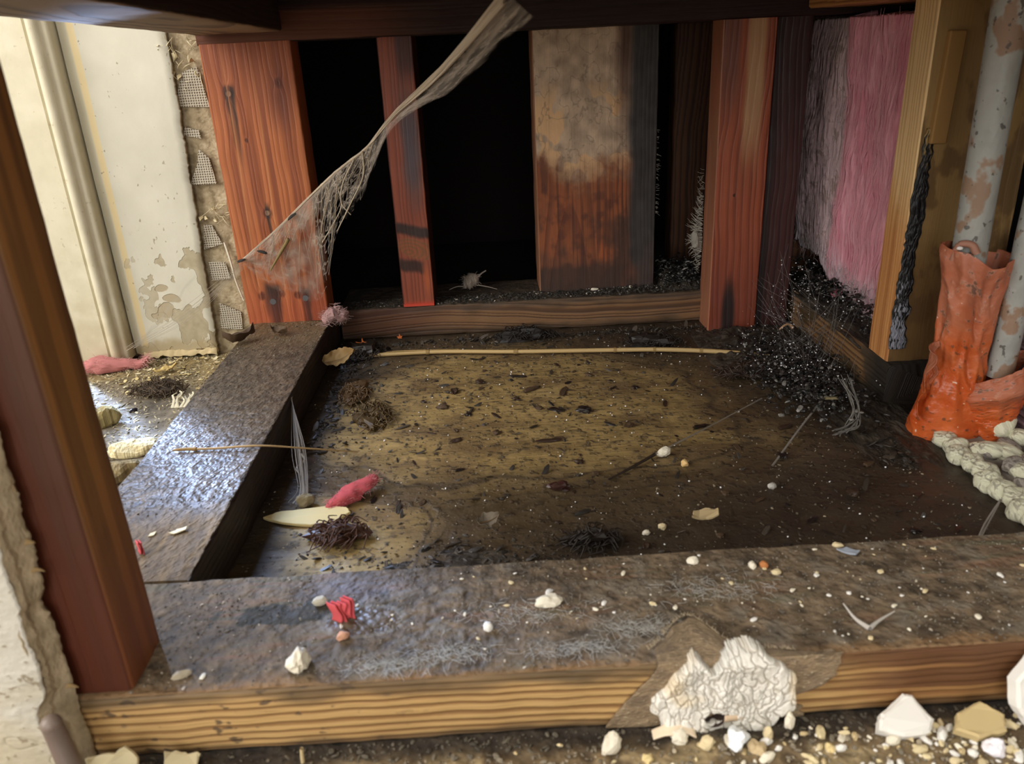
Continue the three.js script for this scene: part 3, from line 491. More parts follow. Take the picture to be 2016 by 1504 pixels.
{
  const t = thing('backing_strip', 'ragged tan paper strip with scraps of white mesh tape, beside the knotty stud', 'paper strip', [-0.295, 0, -0.8685], null);
  const tan = painted(256, 1024, 0.0009, (u, v, o) => { const f = fbm(u * 9, v * 60, 3, 4), e = fbm(u * 26, v * 200, 7, 4); o[0] = 172 + 24 * f + 10 * e; o[1] = 156 + 22 * f + 10 * e; o[2] = 126 + 20 * f + 10 * e; mixTo(o, [204, 192, 166], 0.5 * ss(0.1, 0.5, f)); mixTo(o, [120, 104, 78], 0.5 * ss(0.15, 0.5, -f)); o[3] = 0.5 + 0.5 * e + 0.2 * f; o[4] = 0.95; });
  mesh('gypsum_paper', sheet(8, 90, (u, v) => { const y = v * 0.345, r = 0.0215 + 0.0012 * vn(y * 90, 4, 4); return V3(lerp(-0.034, r, u), y + 0.036 * (u > 0.5 ? 0 : 0), 0.001 * vn(u * 4, y * 50, 4) + 0.002); }, 0.002), tan, t);
  const weave = painted(256, 256, 0.003, (u, v, o) => { const a = Math.abs(Math.sin(u * Math.PI * 12)), b = Math.abs(Math.sin(v * Math.PI * 12)), k = Math.max(ss(0.4, 0.9, a), ss(0.4, 0.9, b)); o[0] = lerp(150, 200, k); o[1] = lerp(138, 191, k); o[2] = lerp(116, 172, k); o[3] = k; o[4] = 0.9; });
  // mesh tape scraps: outlines in x, y
  const scraps = [[[-0.019, 0.268], [0.017, 0.266], [0.012, 0.305], [-0.004, 0.300]], [[-0.018, 0.190], [0.010, 0.190], [0.007, 0.216], [-0.002, 0.226], [-0.006, 0.212]], [[-0.017, 0.121], [0.004, 0.126], [-0.004, 0.147], [-0.012, 0.148]], [[-0.016, 0.086], [0.006, 0.087], [0.003, 0.106], [-0.015, 0.107]], [[-0.016, 0.030], [0.008, 0.028], [0.010, 0.048], [-0.012, 0.060]], [[-0.016, 0.240], [0.003, 0.236], [0.002, 0.244], [-0.012, 0.248]]];
  scraps.forEach((o, i) => { const s = new THREE.Shape(); o.forEach((p, k) => (k ? s.lineTo(p[0], p[1]) : s.moveTo(p[0], p[1]))); const g = new THREE.ExtrudeGeometry(s, { depth: 0.0008, bevelEnabled: false }), uv = g.attributes.uv, p = g.attributes.position; for (let k = 0; k < p.count; k++) { uv.setXY(k, p.getX(k) / 0.03, p.getY(k) / 0.03); p.setZ(k, p.getZ(k) + 0.0045 + 0.0012 * vn(p.getX(k) * 80, p.getY(k) * 80, i)); } g.computeVertexNormals(); mesh('tape_scrap', g, weave, t); });
  const R = rng(5), tb = new Tubes(3), edge = new Tubes(4);
  for (let i = 0; i < 46; i++) { const top = R() < 0.6, y = top ? 0.285 + R() * 0.05 : 0.15 + R() * 0.02, x = top ? -0.022 + R() * 0.04 : -0.002 + R() * 0.02, a = R() * 6.28, L = 0.005 + R() * 0.012; tb.add(curve([[x, y, 0.005], [x + Math.cos(a) * L * 0.5, y + Math.sin(a) * L * 0.5, 0.010], [x + Math.cos(a) * L, y + Math.sin(a) * L, 0.006 + R() * 0.004]], 5), 0.00055, 0.0002); }
  edge.add(curve([[0.0065, 0.128, 0.006], [0.010, 0.105, 0.0075], [0.011, 0.085, 0.006], [0.0155, 0.062, 0.006]], 20), 0.0014, 0.0009);
  tag(mesh('paper_shreds', tb.geometry(), plain(0xd8cba6, 0.9), t), null, null, null, 'stuff'); mesh('cord_edge', edge.geometry(), plain(0xd9d2c0, 0.9), t);
  for (let i = 0; i < 12; i++) { const w = 0.003 + R() * 0.005; mesh('paper_shred', flake(i + 3, [[-w, 0], [0, w * 0.4], [w, 0.1 * w], [0.2 * w, -w * 0.5]], 0.0004, 0.6), plain(0xcdbf98, 0.9), t, [-0.022 + R() * 0.04, i < 8 ? 0.288 + R() * 0.045 : 0.152 + R() * 0.015, 0.007]).rotation.set(1.2 + R() * 0.6, R() * 3, R() * 3); }
}
// near wallboard, torn, in front of the red-brown post
{
  const t = thing('wallboard', 'near white wallboard with a torn brown edge at the lower left, before the red-brown post', 'wallboard', [-0.26, 0, -0.2845]);
  const edgeX = (y, back) => (back ? lerp(0.056, 0.060, ss(0, 0.2, y)) : lerp(0.0505, 0.0525, ss(0.05, 0.13, y)) - 0.0025 * ss(0.13, 0.2, y)) + 0.0007 * vn(y * 130, back, 1) + 0.0007 * vn(y * 500, back, 5) + 0.0005 * vn(y * 1100, back, 7) - (back ? 0.0035 * (1 - ss(0.0, 0.011, Math.abs(y - 0.096))) : 0.006 * (1 - ss(0.004, 0.012, Math.abs(y - 0.042))));
  const white = painted(320, 1024, 0.0014, (u, v, o) => { const f = fbm(u * 8, v * 26, 3, 5), e = fbm(u * 40, v * 130, 9, 3), c = 1 - ss(0, 0.03, Math.abs(fbm(u * 4, v * 14, 31, 3))); o[0] = 206 + 12 * f; o[1] = 202 + 12 * f; o[2] = 190 + 14 * f; mixTo(o, [186, 174, 146], 0.7 * ss(0.22, 0.05, v + 0.1 * f)); mixTo(o, [168, 156, 132], 0.35 * c * ss(0.3, 0.1, v)); mixTo(o, [120, 104, 80], 0.6 * ss(0.36, 0.46, e)); o[3] = 0.5 + 0.15 * f + 0.2 * e - 0.2 * c * ss(0.3, 0.1, v); o[4] = 0.8; });
  mesh('painted_face', sheet(6, 110, (u, v) => { const y = v * 0.30; return V3(lerp(-0.075, edgeX(y, 0), u), y, 0.0065 + 0.0004 * vn(u * 6, y * 40, 4)); }, 0.004), white, t);
  const core = painted(128, 1024, 0.0012, (u, v, o) => { const f = fbm(u * 5, v * 60, 3, 4), e = fbm(u * 16, v * 200, 9, 4), seam = 1 - ss(0.02, 0.09, Math.abs(u - 0.45 - 0.15 * f)); o[0] = 158 + 22 * f + 10 * e; o[1] = 142 + 20 * f + 10 * e; o[2] = 116 + 18 * f + 9 * e; mixTo(o, [112, 92, 68], seam * 0.6); o[3] = 0.5 + 0.2 * e - 0.15 * seam; o[4] = 0.95; });
  mesh('torn_core', sheet(8, 160, (u, v) => { const y = v * 0.30, k = 0.0004 * vn(u * 6, y * 200, 2) + 0.0005 * vn(u * 3, y * 70, 6); return V3(lerp(edgeX(y, 0) - 0.0012, edgeX(y, 1), u) + k, y, lerp(0.0062, -0.0062, u) + k); }, 0.0012), core, t);
  mesh('board_back', sheet(4, 60, (u, v) => { const y = v * 0.30; return V3(lerp(-0.075, edgeX(y, 1) - 0.001, u), y, -0.0058); }, 0.0015), plain(0x8a7658, 0.95), t);
  const R = rng(8); for (let i = 0; i < 3; i++) { const y = [0.128, 0.114, 0.050][i], L = 0.005 + R() * 0.003; mesh('torn_fibre', flake(i + 60, [[-L * 0.3, -0.0012], [L, 0.0003], [-L * 0.3, 0.0016]], 0.0005, 0.4), plain(0x9a8058, 0.95), t, [edgeX(y, 1) - 0.001, y, -0.005]).rotation.set(1.3, 0, 0.3 - i * 0.1); }
}
{
  const t = thing('bent_rod', 'smooth grey-brown rod end leaning on the torn near wallboard, lower left corner', 'rod', [-0.200, 0, -0.267]);
  const pts = [V3(-0.0055, 0.0445, -0.0045), V3(-0.004, 0.036, -0.0035), V3(-0.0005, 0.022, 0), V3(0.002, 0.010, 0.0035), V3(0.006, 0.0044, 0.009)];
  const tb = new Tubes(18); tb.add(curve(pts, 30), 0.0043, 0.0052); mesh('shaft', tb.geometry(), plain(0x6f6058, 0.42), t);
  const cap = new THREE.SphereGeometry(0.0045, 18, 12); mesh('rounded_end', cap, plain(0x77685f, 0.4), t, [-0.0055, 0.0446, -0.0045]);
}
{
  const scrap = (label, at, pts, rot, hex, seed, thick = 0.0012) => { const o = mesh('torn_paper', flake(seed, pts, thick, 0.5, 0.07), plain(hex, 0.9), null, at); o.rotation.set(...rot); return tag(o, label, 'torn paper'); };
  scrap('cream curl of torn paper standing against the left end of the front sill plate', [-0.1900, 0.008, -0.2800], [[-0.012, 0.004], [-0.010, -0.007], [0.002, -0.006], [0.009, -0.010], [0.013, -0.004], [0.009, 0.006]], [1.1, 0.1, 0], 0xc6b996, 201, 0.0016);
  scrap('white crumbly torn paper rim lying beside the grey-brown rod', [-0.1880, 0.002, -0.2745], [[-0.014, 0.003], [-0.008, -0.004], [0.002, -0.001], [0.012, -0.006], [0.014, 0.001], [0.0, 0.005]], [0.6, -0.2, 0.1], 0xd6ccb4, 203, 0.0030);
  scrap('small tan scrap of torn paper under the corner of the front sill plate', [-0.1620, 0.004, -0.2825], [[-0.008, 0.004], [-0.004, -0.008], [0.004, -0.004], [0.010, -0.001], [0.006, 0.005]], [0.9, 0.3, -0.3], 0xb9ab88, 205, 0.0012);
}
// ---------------------------------------------------------------- plaster and kraft paper stuck to the front sill plate
{
  const t = thing('kraft_paper', 'torn grey-brown kraft paper wrapped over the front sill plate under white plaster', 'torn paper', [0.098, 0, -0.292]);
  const skin = painted(512, 512, 0.0018, (u, v, o) => { const f = fbm(u * 10, v * 10, 3, 5), e = fbm(u * 60, v * 60, 9, 3); o[0] = 142 + 36 * f + 14 * e; o[1] = 122 + 33 * f + 14 * e; o[2] = 96 + 28 * f + 12 * e; mixTo(o, [100, 84, 68], 0.6 * ss(0.08, 0.35, f)); mixTo(o, [196, 184, 156], 0.7 * ss(0.40, 0.48, e)); o[3] = 0.5 + 0.3 * e; o[4] = 0.95; });
  const top = (q) => 0.014 * Math.exp(-(((q + 0.006) / 0.011) ** 2)) + 0.013 * Math.exp(-(((q + 0.018) / 0.013) ** 2)) - 0.004 * ss(0.02, 0.05, q) + 0.004;
  // lower part: on the bare edge
  const leftX = (y) => lerp(-0.055, -0.032, ss(0, 0.038, y)) + 0.002 * vn(y * 160, 1, 1), rightX = (y) => lerp(0.040, 0.056, ss(0.014, 0.03, y)) - 0.008 * (1 - ss(0.0, 0.008, Math.abs(y - 0.014))) + 0.0022 * vn(y * 420, 1, 6);
  mesh('front_flap', sheet(30, 30, (u, v) => { const y = lerp(0.001, 0.0392, v), x = lerp(leftX(y), rightX(y), u); return V3(x, y, 0.0014 + 0.0005 * vn(x * 140, y * 140, 2) + 0.0022 * ss(0.86, 1, u) * Math.max(0, vn(y * 60, 4, 2))); }, 0.0009), skin, t);
  mesh('upper_flap', sheet(34, 16, (u, v) => { const x = lerp(leftX(0.038), rightX(0.038) - 0.004, u), z = -top(x) * 1.25 * v * (1 + 0.12 * vn(x * 300, 2, 2)); return V3(x + 0.001 * vn(v * 9, u * 30, 1) * v, 0.0394 + 0.0016 * Math.sin(v * 3.1) + 0.0012 * v * vn(x * 200, v * 4, 5), z + 0.0012); }, 0.0008), skin, t);
  const R = rng(12), tb = new Tubes(3); for (let i = 0; i < 160; i++) { const x = -0.034 + R() * 0.07, z = -top(x) * 1.25; tb.add([V3(x, 0.0402, z + 0.001), V3(x + (R() - 0.5) * 0.004, 0.0404 + R() * 0.001, z - 0.0002 - R() * 0.0012)], 0.00018, 0.00008); } mesh('fuzzy_rim', tb.geometry(), plain(0xb5a488, 0.95), t);
}
{
  const t = thing('plaster_patch', 'cracked white plaster patch with a dark nail hole on the front sill plate', 'plaster', [0.098, 0, -0.2895]);
  const W = 0.078, H = 0.05, X0 = -0.0385;
  const cellField = (x, y) => { let d1 = 9, d2 = 9; const s = 215, gx = Math.floor(x * s), gy = Math.floor(y * s); for (let i = -1; i <= 1; i++) for (let j = -1; j <= 1; j++) { const px = gx + i + 0.5 + 0.45 * hash(gx + i, gy + j, 3), py = gy + j + 0.5 + 0.45 * hash(gx + i, gy + j, 9), d = Math.hypot(px - x * s, py - y * s); if (d < d1) { d2 = d1; d1 = d; } else if (d < d2) d2 = d; } return d2 - d1; };
  const crack = (x, y) => { const wx = x + 0.006 * fbm(x * 110, y * 110, 2, 4), wy = y + 0.006 * fbm(x * 110, y * 110, 8, 4), n = fbm(x * 60, y * 60, 33, 2); return Math.min(cellField(wx * 1.0, wy * 0.5) + 0.03, cellField(wx * 1.7 + 3, wy * 1.2) + 0.06 + 0.5 * Math.max(0, n)); };
  const outline = (x, y) => hit(x, y, 0.002, 0.020, 0.036 - 0.010 * ss(0.03, 0.05, y), 0.0285) + 0.34 * fbm(x * 70, y * 70, 5, 3) + 0.4 * (1 - ss(0.004, 0.009, Math.abs(x + 0.006) + 0.5 * Math.max(0, 0.046 - y) + 9 * Math.max(0, 0.036 - y)));
  const inside = (x, y) => ss(1.0, 0.88, outline(x, y));
  const skin = painted(900, 600, 0.0009, (u, v, o) => { const x = X0 + u * W, y = -0.001 + v * H, k = crack(x, y), f = fbm(x * 120, y * 120, 6, 4), e = fbm(x * 500, y * 500, 2, 3); o[0] = 226 + 14 * f; o[1] = 222 + 14 * f; o[2] = 212 + 16 * f; mixTo(o, [214, 190, 150], 0.6 * ss(0.0, 0.3, fbm(x * 46, y * 40, 71, 3) + 0.3 * ss(0.01, 0.03, x) - 0.05)); const q = 1 - ss(0.02, 0.16, k); mixTo(o, [170, 154, 130], q * 0.34); o[3] = 0.7 - 0.6 * q + 0.2 * e; o[4] = 0.9; });
  // the patch is built from the cells of a grid that lie inside its outline
  const nu = 190, nv = 125, pos = [], uv = [], idx = [], keep = [], lift = (x, y) => { const k = inside(x, y); return k * (0.0030 + 0.0020 * fbm(x * 60, y * 60, 4, 3) + 0.0007 * ss(0.02, 0.3, crack(x, y)) + 0.0012 * fbm(x * 240, y * 120, 8, 3) + 0.0022 * ss(0.03, 0.045, y)) - 0.001 * (1 - k); };
  for (let j = 0; j <= nv; j++) for (let i = 0; i <= nu; i++) { const x = X0 + W * i / nu, y = -0.001 + H * j / nv, over = Math.max(0, y - 0.0385); pos.push(x, y - over * 0.35, lift(x, y) - over * 0.9); uv.push(i / nu, j / nv); keep.push(inside(x, y) > 0.25 && hit(x, y, -0.004, 0.0080, 0.0046, 0.0034) > 1); }
  for (let j = 0; j < nv; j++) for (let i = 0; i < nu; i++) { const a = j * (nu + 1) + i, b = a + 1, c = a + nu + 1, d = c + 1; if (keep[a] && keep[b] && keep[c] && keep[d]) idx.push(a, b, c, b, d, c); }
  const n = pos.length / 3, edges = new Map(); for (let i = 0; i < idx.length; i += 3) for (const [a, b] of [[idx[i], idx[i + 1]], [idx[i + 1], idx[i + 2]], [idx[i + 2], idx[i]]]) { const r = b + '_' + a; if (edges.has(r)) edges.delete(r); else edges.set(a + '_' + b, [a, b]); }
  const P = pos.slice(), I = idx.slice(); for (let i = 0; i < n; i++) P.push(pos[i * 3], pos[i * 3 + 1] - 0.0004, Math.min(pos[i * 3 + 2], 0.004) - 0.0048); for (const [a, b] of edges.values()) I.push(a, a + n, b, b, a + n, b + n);
  const g = new THREE.BufferGeometry(); g.setAttribute('position', new THREE.Float32BufferAttribute(P, 3)); g.setAttribute('uv', new THREE.Float32BufferAttribute(uv.concat(uv), 2)); g.setIndex(I); g.computeVertexNormals();
  mesh('crust', g, skin, t);
  mesh('nail_hole', new THREE.LatheGeometry([[0.0050, 0.003], [0.0042, 0.001], [0.0036, -0.002], [0.0001, -0.0025]].map((p) => new THREE.Vector2(...p)), 20).rotateX(Math.PI / 2), plain(0x2a1a12, 0.9, { side: THREE.DoubleSide }), t, [-0.004, 0.0080, 0.0012]);
  mesh('hole_scrape', sheet(8, 4, (u, v) => V3(0.0005 + u * 0.009, 0.006 + v * 0.004, 0.0042 + 0.0006 * Math.sin(v * 3) - u * 0.0006), 0.0006), plain(0xcdb496, 0.9), t);
  mesh('lifted_lip', sheet(12, 5, (u, v) => V3(-0.034 + u * 0.02, 0.002 + 0.0035 * Math.sin(u * 3.1) - 0.001 * v, 0.003 + 0.005 * v + 0.0008 * vn(u * 5, v, 2)), 0.0008), plain(0xe2cfb4, 0.9), t);
}
// ---------------------------------------------------------------- insulation, pipes, orange wrap, foam at the right
// a fibrous lump: a noisy swept body with short fibres standing off it
function tuft(path, radii, seed, hex, fibreHex, nf, fl = 0.005, flat = 0.8) {
  const c = new THREE.CatmullRomCurve3(path.map((p) => V3(...p))), R = rng(seed);
  const body = sheet(26, 18, (u, v) => { const q = c.getPoint(u), t = c.getTangent(u), a = v * Math.PI * 2, side = V3(-t.z, 0, t.x).normalize(), k = u * (radii.length - 1), i = Math.min(Math.floor(k), radii.length - 2); let r = lerp(radii[i], radii[i + 1], k - i) * Math.sqrt(Math.max(0, 1 - Math.pow(Math.abs(u * 2 - 1), 6))); r *= 1 + 0.34 * vn(u * 7 + seed, Math.cos(a) * 1.4, Math.sin(a) * 1.4) + 0.16 * vn(u * 20, Math.cos(a) * 4 + seed, Math.sin(a) * 4); return V3(q.x + side.x * Math.cos(a) * r, Math.max(q.y + Math.sin(a) * r * flat, 0.0003), q.z + side.z * Math.cos(a) * r); });
  const f = new Tubes(3); for (let i = 0; i < nf; i++) { const u = R(), a = R() * 6.28, q = c.getPoint(u), t = c.getTangent(u), side = V3(-t.z, 0, t.x).normalize(), k = u * (radii.length - 1), j = Math.min(Math.floor(k), radii.length - 2), r = lerp(radii[j], radii[j + 1], k - j) * 0.9, L = fl * (0.4 + R()), p = V3(q.x + side.x * Math.cos(a) * r, Math.max(0.0004, q.y + Math.sin(a) * r * flat), q.z + side.z * Math.cos(a) * r), q1 = (R() - 0.5) * 5, d = V3(side.x * Math.cos(a) * 0.5 + t.x * q1, Math.sin(a) * 0.5 + (R() - 0.5) * 1.2, side.z * Math.cos(a) * 0.5 + t.z * q1).normalize(); const m = p.clone().addScaledVector(d, L * 0.5), e = p.clone().addScaledVector(d, L); m.y = Math.max(m.y, 0.0004); e.y = Math.max(e.y - L * 0.1, 0.0003); m.x += (R() - 0.5) * L * 0.4; f.add([p, m, e], 0.00022, 0.00008); }
  return [body, plain(hex, 1, { sheen: 0.5, sheenColor: new THREE.Color(fibreHex), sheenRoughness: 0.8 }), f.geometry(), plain(fibreHex, 1)];
}
function tuftThing(name, label, category, at, args, group) { const t = thing(name, label, category, at, group), [b, bm, f, fm] = tuft(...args); mesh('wad', b, bm, t); tag(mesh('fibres', f, fm, t), null, null, null, 'stuff'); return t; }
{
  const t = thing('insulation_batt', 'pink glass fibre batt bulging between the dark stud and the tan stud', 'insulation', [0.372, 0.05, -0.80]);
  const Z = (u) => lerp(-0.125, 0.15, u), X = (z, y) => { const q = z + 0.03 - 0.014 * Math.cos((y - 0.14) * 14); return -0.004 + 0.022 * ss(-0.01, 0.16, z) - 0.006 * Math.exp(-(((q + 0.0) / 0.016) ** 2)) - 0.012 * ss(-0.02, -0.10, q) + 0.005 * fbm(z * 50, y * 26, 3, 4) + 0.0016 * fbm(z * 320, y * 50, 5, 2); };
  const skin = painted(700, 900, 0.0035, (u, v, o) => { const z = Z(u), y = v * 0.27, f = fbm(z * 60, y * 26, 3, 4), s = fbm(z * 420, y * 60, 9, 3), d = fbm(z * 130, y * 130, 17, 4), dusty = ss(-0.03, -0.046, z + 0.012 * f - 0.014 * Math.cos((y - 0.14) * 14) + 0.014); o[0] = 240 + 20 * s + 12 * f; o[1] = 172 + 34 * s + 22 * f; o[2] = 186 + 30 * s + 20 * f; mixTo(o, [214 + 26 * d, 192 + 26 * d, 194 + 26 * d], dusty * 0.9); mixTo(o, [120, 98, 84], 0.5 * dusty * ss(0.14, 0.4, d)); mixTo(o, [214, 128, 146], 0.6 * ss(0.05, 0.4, f) * (1 - dusty)); mixTo(o, [206, 196, 204], 0.8 * (1 - ss(0.0, 0.04, y + 0.03 * f))); o[3] = 0.5 + 0.5 * s + 0.2 * d; o[4] = 1; });
  mesh('wool', sheet(90, 110, (u, v) => { const z = Z(u), y = 0.27 * v + (0.028 * ss(0.6, 0, u) + 0.012 * vn(u * 14, 3, 3) + 0.006 * vn(u * 40, 8, 3)) * (1 - v); return V3(X(z, y), y, z + 0.004 * vn(y * 60, u * 3, 8) * (1 - ss(0, 0.1, u))); }, 0.025), skin, t);
  const R = rng(77), tb = new Tubes(3), tg = new Tubes(3);
  for (let i = 0; i < 900; i++) { const z0 = -0.03 + R() * 0.175, y0 = 0.02 + R() * 0.235, L = 0.015 + R() * 0.03, pts = []; for (let k = 0; k < 6; k++) { const y = y0 + (k / 5 - 0.5) * L, z = z0 + 0.004 * vn(y * 50, z0 * 90, 4) + (R() - 0.5) * 0.0015; if (y < 0.004) continue; pts.push(V3(X(z, y) - 0.0008 - 0.0012 * R(), y, z)); } if (pts.length > 2) tb.add(pts, 0.00025, 0.00012); }
  for (let i = 0; i < 500; i++) { const z0 = -0.125 + R() * 0.08, y0 = 0.02 + R() * 0.235, a = R() * 6.28, L = 0.004 + R() * 0.012; const x = X(z0, y0) - 0.0005; tg.add(curve([[x, y0, z0], [x - 0.002 * R(), y0 + Math.sin(a) * L * 0.5, z0 + Math.cos(a) * L * 0.5], [x - 0.003 * R(), y0 + Math.sin(a) * L, z0 + Math.cos(a) * L]], 4), 0.00022, 0.0001); }
  for (let i = 0; i < 260; i++) { const z0 = -0.1 + R() * 0.24, y0 = 0.012 + 0.028 * ss(0.05, -0.12, z0) + R() * 0.012; const x = X(z0, y0); tg.add(curve([[x, y0, z0], [x - 0.002, y0 - 0.006 * R(), z0 + (R() - 0.5) * 0.012], [x - 0.004 * R(), y0 - 0.012 * R() - 0.003, z0 + (R() - 0.5) * 0.02]], 4), 0.00025, 0.0001); }
  tag(mesh('pink_fibres', tb.geometry(), plain(0xf0b4c0, 1), t), null, null, null, 'stuff'); tag(mesh('grey_fibres', tg.geometry(), plain(0xc8b8b8, 1), t), null, null, null, 'stuff');
}
const pipeMat = (seed) => painted(256, 1024, 0.001, (u, v, o) => { const f = fbm(u * 6, v * 22, seed, 4), e = fbm(u * 20, v * 80, seed + 4, 3); o[0] = 158 + 16 * f; o[1] = 158 + 16 * f; o[2] = 152 + 16 * f; const br = ss(0.02, 0.22, f + 0.42 * Math.exp(-(((u - 0.02) / 0.07) ** 2)) - 0.08); mixTo(o, [140, 104, 78], br * 0.75); mixTo(o, [66, 62, 58], 0.7 * ss(0.36, 0.46, e)); o[3] = 0.5 + 0.3 * e; o[4] = 0.5 + 0.2 * f; });
function pipe(label, x, z, r, y0, lean, seed) {
  const t = thing('pipe', label, 'pipe', [x, 0, z]);
  const g = sheet(48, 60, (u, v) => { const a = -u * Math.PI * 2, y = lerp(y0, 0.36, v), rr = r * (1 + 0.012 * vn(Math.cos(a) * 2, y * 60, seed)); return V3(Math.cos(a) * rr + lean * (y - y0), y, Math.sin(a) * rr); }); mesh('tube', g, pipeMat(seed), t); return t;
}
pipe('grey pipe rising out of the orange plastic wrap, left of two', 0.3585, -0.575, 0.0120, 0.01, -0.012, 3);
pipe('grey pipe at the right edge with its foot in the orange pouch', 0.390, -0.562, 0.0098, 0.055, 0.02, 9);
{
  const orange = painted(512, 512, 0.0022, (u, v, o) => { const f = fbm(u * 7, v * 9, 3, 4), e = fbm(u * 34, v * 44, 6, 4), worn = ss(0.35, 0.85, v + 0.25 * f); o[0] = 196 + 18 * f; o[1] = 92 + 22 * f; o[2] = 42 + 14 * f; mixTo(o, [170, 108, 86], worn * 0.75); mixTo(o, [206, 166, 148], 0.45 * worn * ss(0.12, 0.4, e)); mixTo(o, [80, 58, 48], 0.6 * ss(0.32, 0.46, e)); mixTo(o, [240, 226, 214], 0.8 * ss(0.9, 0.96, vn(u * 46, v * 46, 21))); o[3] = 0.5 + 0.3 * f + 0.2 * e; o[4] = 0.34 + 0.2 * f + 0.25 * worn; });
  const t = thing('plastic_wrap', 'crumpled orange plastic wrapped round the feet of the grey pipes', 'plastic wrap', [0.362, 0, -0.572]);
  const fold = (c, s, v, k) => 0.0052 * vn(c * 1.1 + k, s * 1.1, v * 2.6) + 0.0050 * (0.4 - Math.abs(vn(c * 1.9, s * 1.9 + k, v * 4.4 + c))) + 0.0016 * (0.4 - Math.abs(vn(c * 4, s * 4, v * 9 + k)));
  // sleeve open at the top, its upper rim torn, wider at the foot
  mesh('sleeve', sheet(96, 70, (u, v) => {
    const a = -u * Math.PI * 2 - 0.6, c = Math.cos(a), s = Math.sin(a), rimY = 0.150 + 0.010 * Math.max(0, -c) + 0.006 * vn(u * 9, 1, 1) - 0.010 * Math.exp(-(((c - 0.1) / 0.5) ** 2)) * (s > 0 ? 1 : 0), y = 0.001 + v * rimY;
    const r = lerp(0.026, 0.0185, ss(0.0, 0.085, y)) + 0.0035 * ss(0.12, 0.15, y) + fold(c, s, v, 4) + 0.003 * ss(0.04, 0, y) * vn(u * 8, 3, 3);
    return V3(c * r * 1.06, y, s * r * 0.9);
  }, 0.0005), orange, t);
  mesh('pouch', sheet(70, 44, (u, v) => {
    const a = -u * Math.PI * 2, c = Math.cos(a), s = Math.sin(a), y = 0.003 + v * (0.062 + 0.010 * c + 0.006 * vn(u * 6, 2, 2)); const r = lerp(0.014, 0.0215, Math.sin(Math.min(1, v * 1.25) * Math.PI * 0.5)) + fold(c, s, v, 9) + 0.003 * Math.exp(-(((v - 0.72) / 0.08) ** 2));
    return V3(0.0265 + c * r * 0.98, y, 0.012 + s * r * 0.85);
  }, 0.0005), orange, t);
  mesh('loose_flap', sheet(22, 40, (u, v) => V3(-0.020 - 0.010 * u + 0.004 * vn(v * 5, u, 3) - 0.006 * ss(0.6, 0, v) * u, 0.022 + v * 0.062 + 0.004 * u * vn(v * 6, 2, 2), 0.004 + 0.012 * u - 0.008 * Math.sin(u * 3) + 0.003 * vn(v * 8, u * 2, 7)), 0.0006), orange, t);
  mesh('rolled_tip', (() => { const tb = new Tubes(8); tb.add(curve([[-0.0215, 0.148, 0.004], [-0.019, 0.160, 0.006], [-0.012, 0.160, 0.010], [-0.009, 0.154, 0.012]], 14), 0.0022, 0.0032); return tb.geometry(); })(), plain(0xa0705c, 0.6), t);
  mesh('white_tip', rock(3, 0.0024, 0.0014, 0.0016, 0.3), plain(0xe8e2dc, 0.7), t, [-0.0205, 0.157, 0.009]);
}
{
  const m = plain(0x8e7176, 1, { sheen: 0.4, sheenColor: new THREE.Color(0xb99ca2), sheenRoughness: 0.9 });
  const bump = painted(256, 512, 0.003, (u, v, o) => { const f = fbm(u * 20, v * 40, 4, 4); o[0] = 150 + 40 * f; o[1] = 122 + 36 * f; o[2] = 128 + 36 * f; o[3] = 0.5 + 0.6 * f; o[4] = 1; }); m.dispose();
  const t = thing('insulation_batt', 'mauve-grey felted insulation slab at the right edge behind the orange pouch', 'insulation', [0.443, 0, -0.565]);
  mesh('felt', sheet(40, 60, (u, v) => { const a = -u * Math.PI * 2, c = Math.cos(a), s = Math.sin(a), p = 0.42, r = 1 + 0.05 * vn(c * 2, v * 9, s * 2); return V3(Math.sign(c) * Math.pow(Math.abs(c), p) * 0.034 * r + 0.006 * v, v * 0.15, Math.sign(s) * Math.pow(Math.abs(s), p) * 0.05 * r); }), bump, t);
}
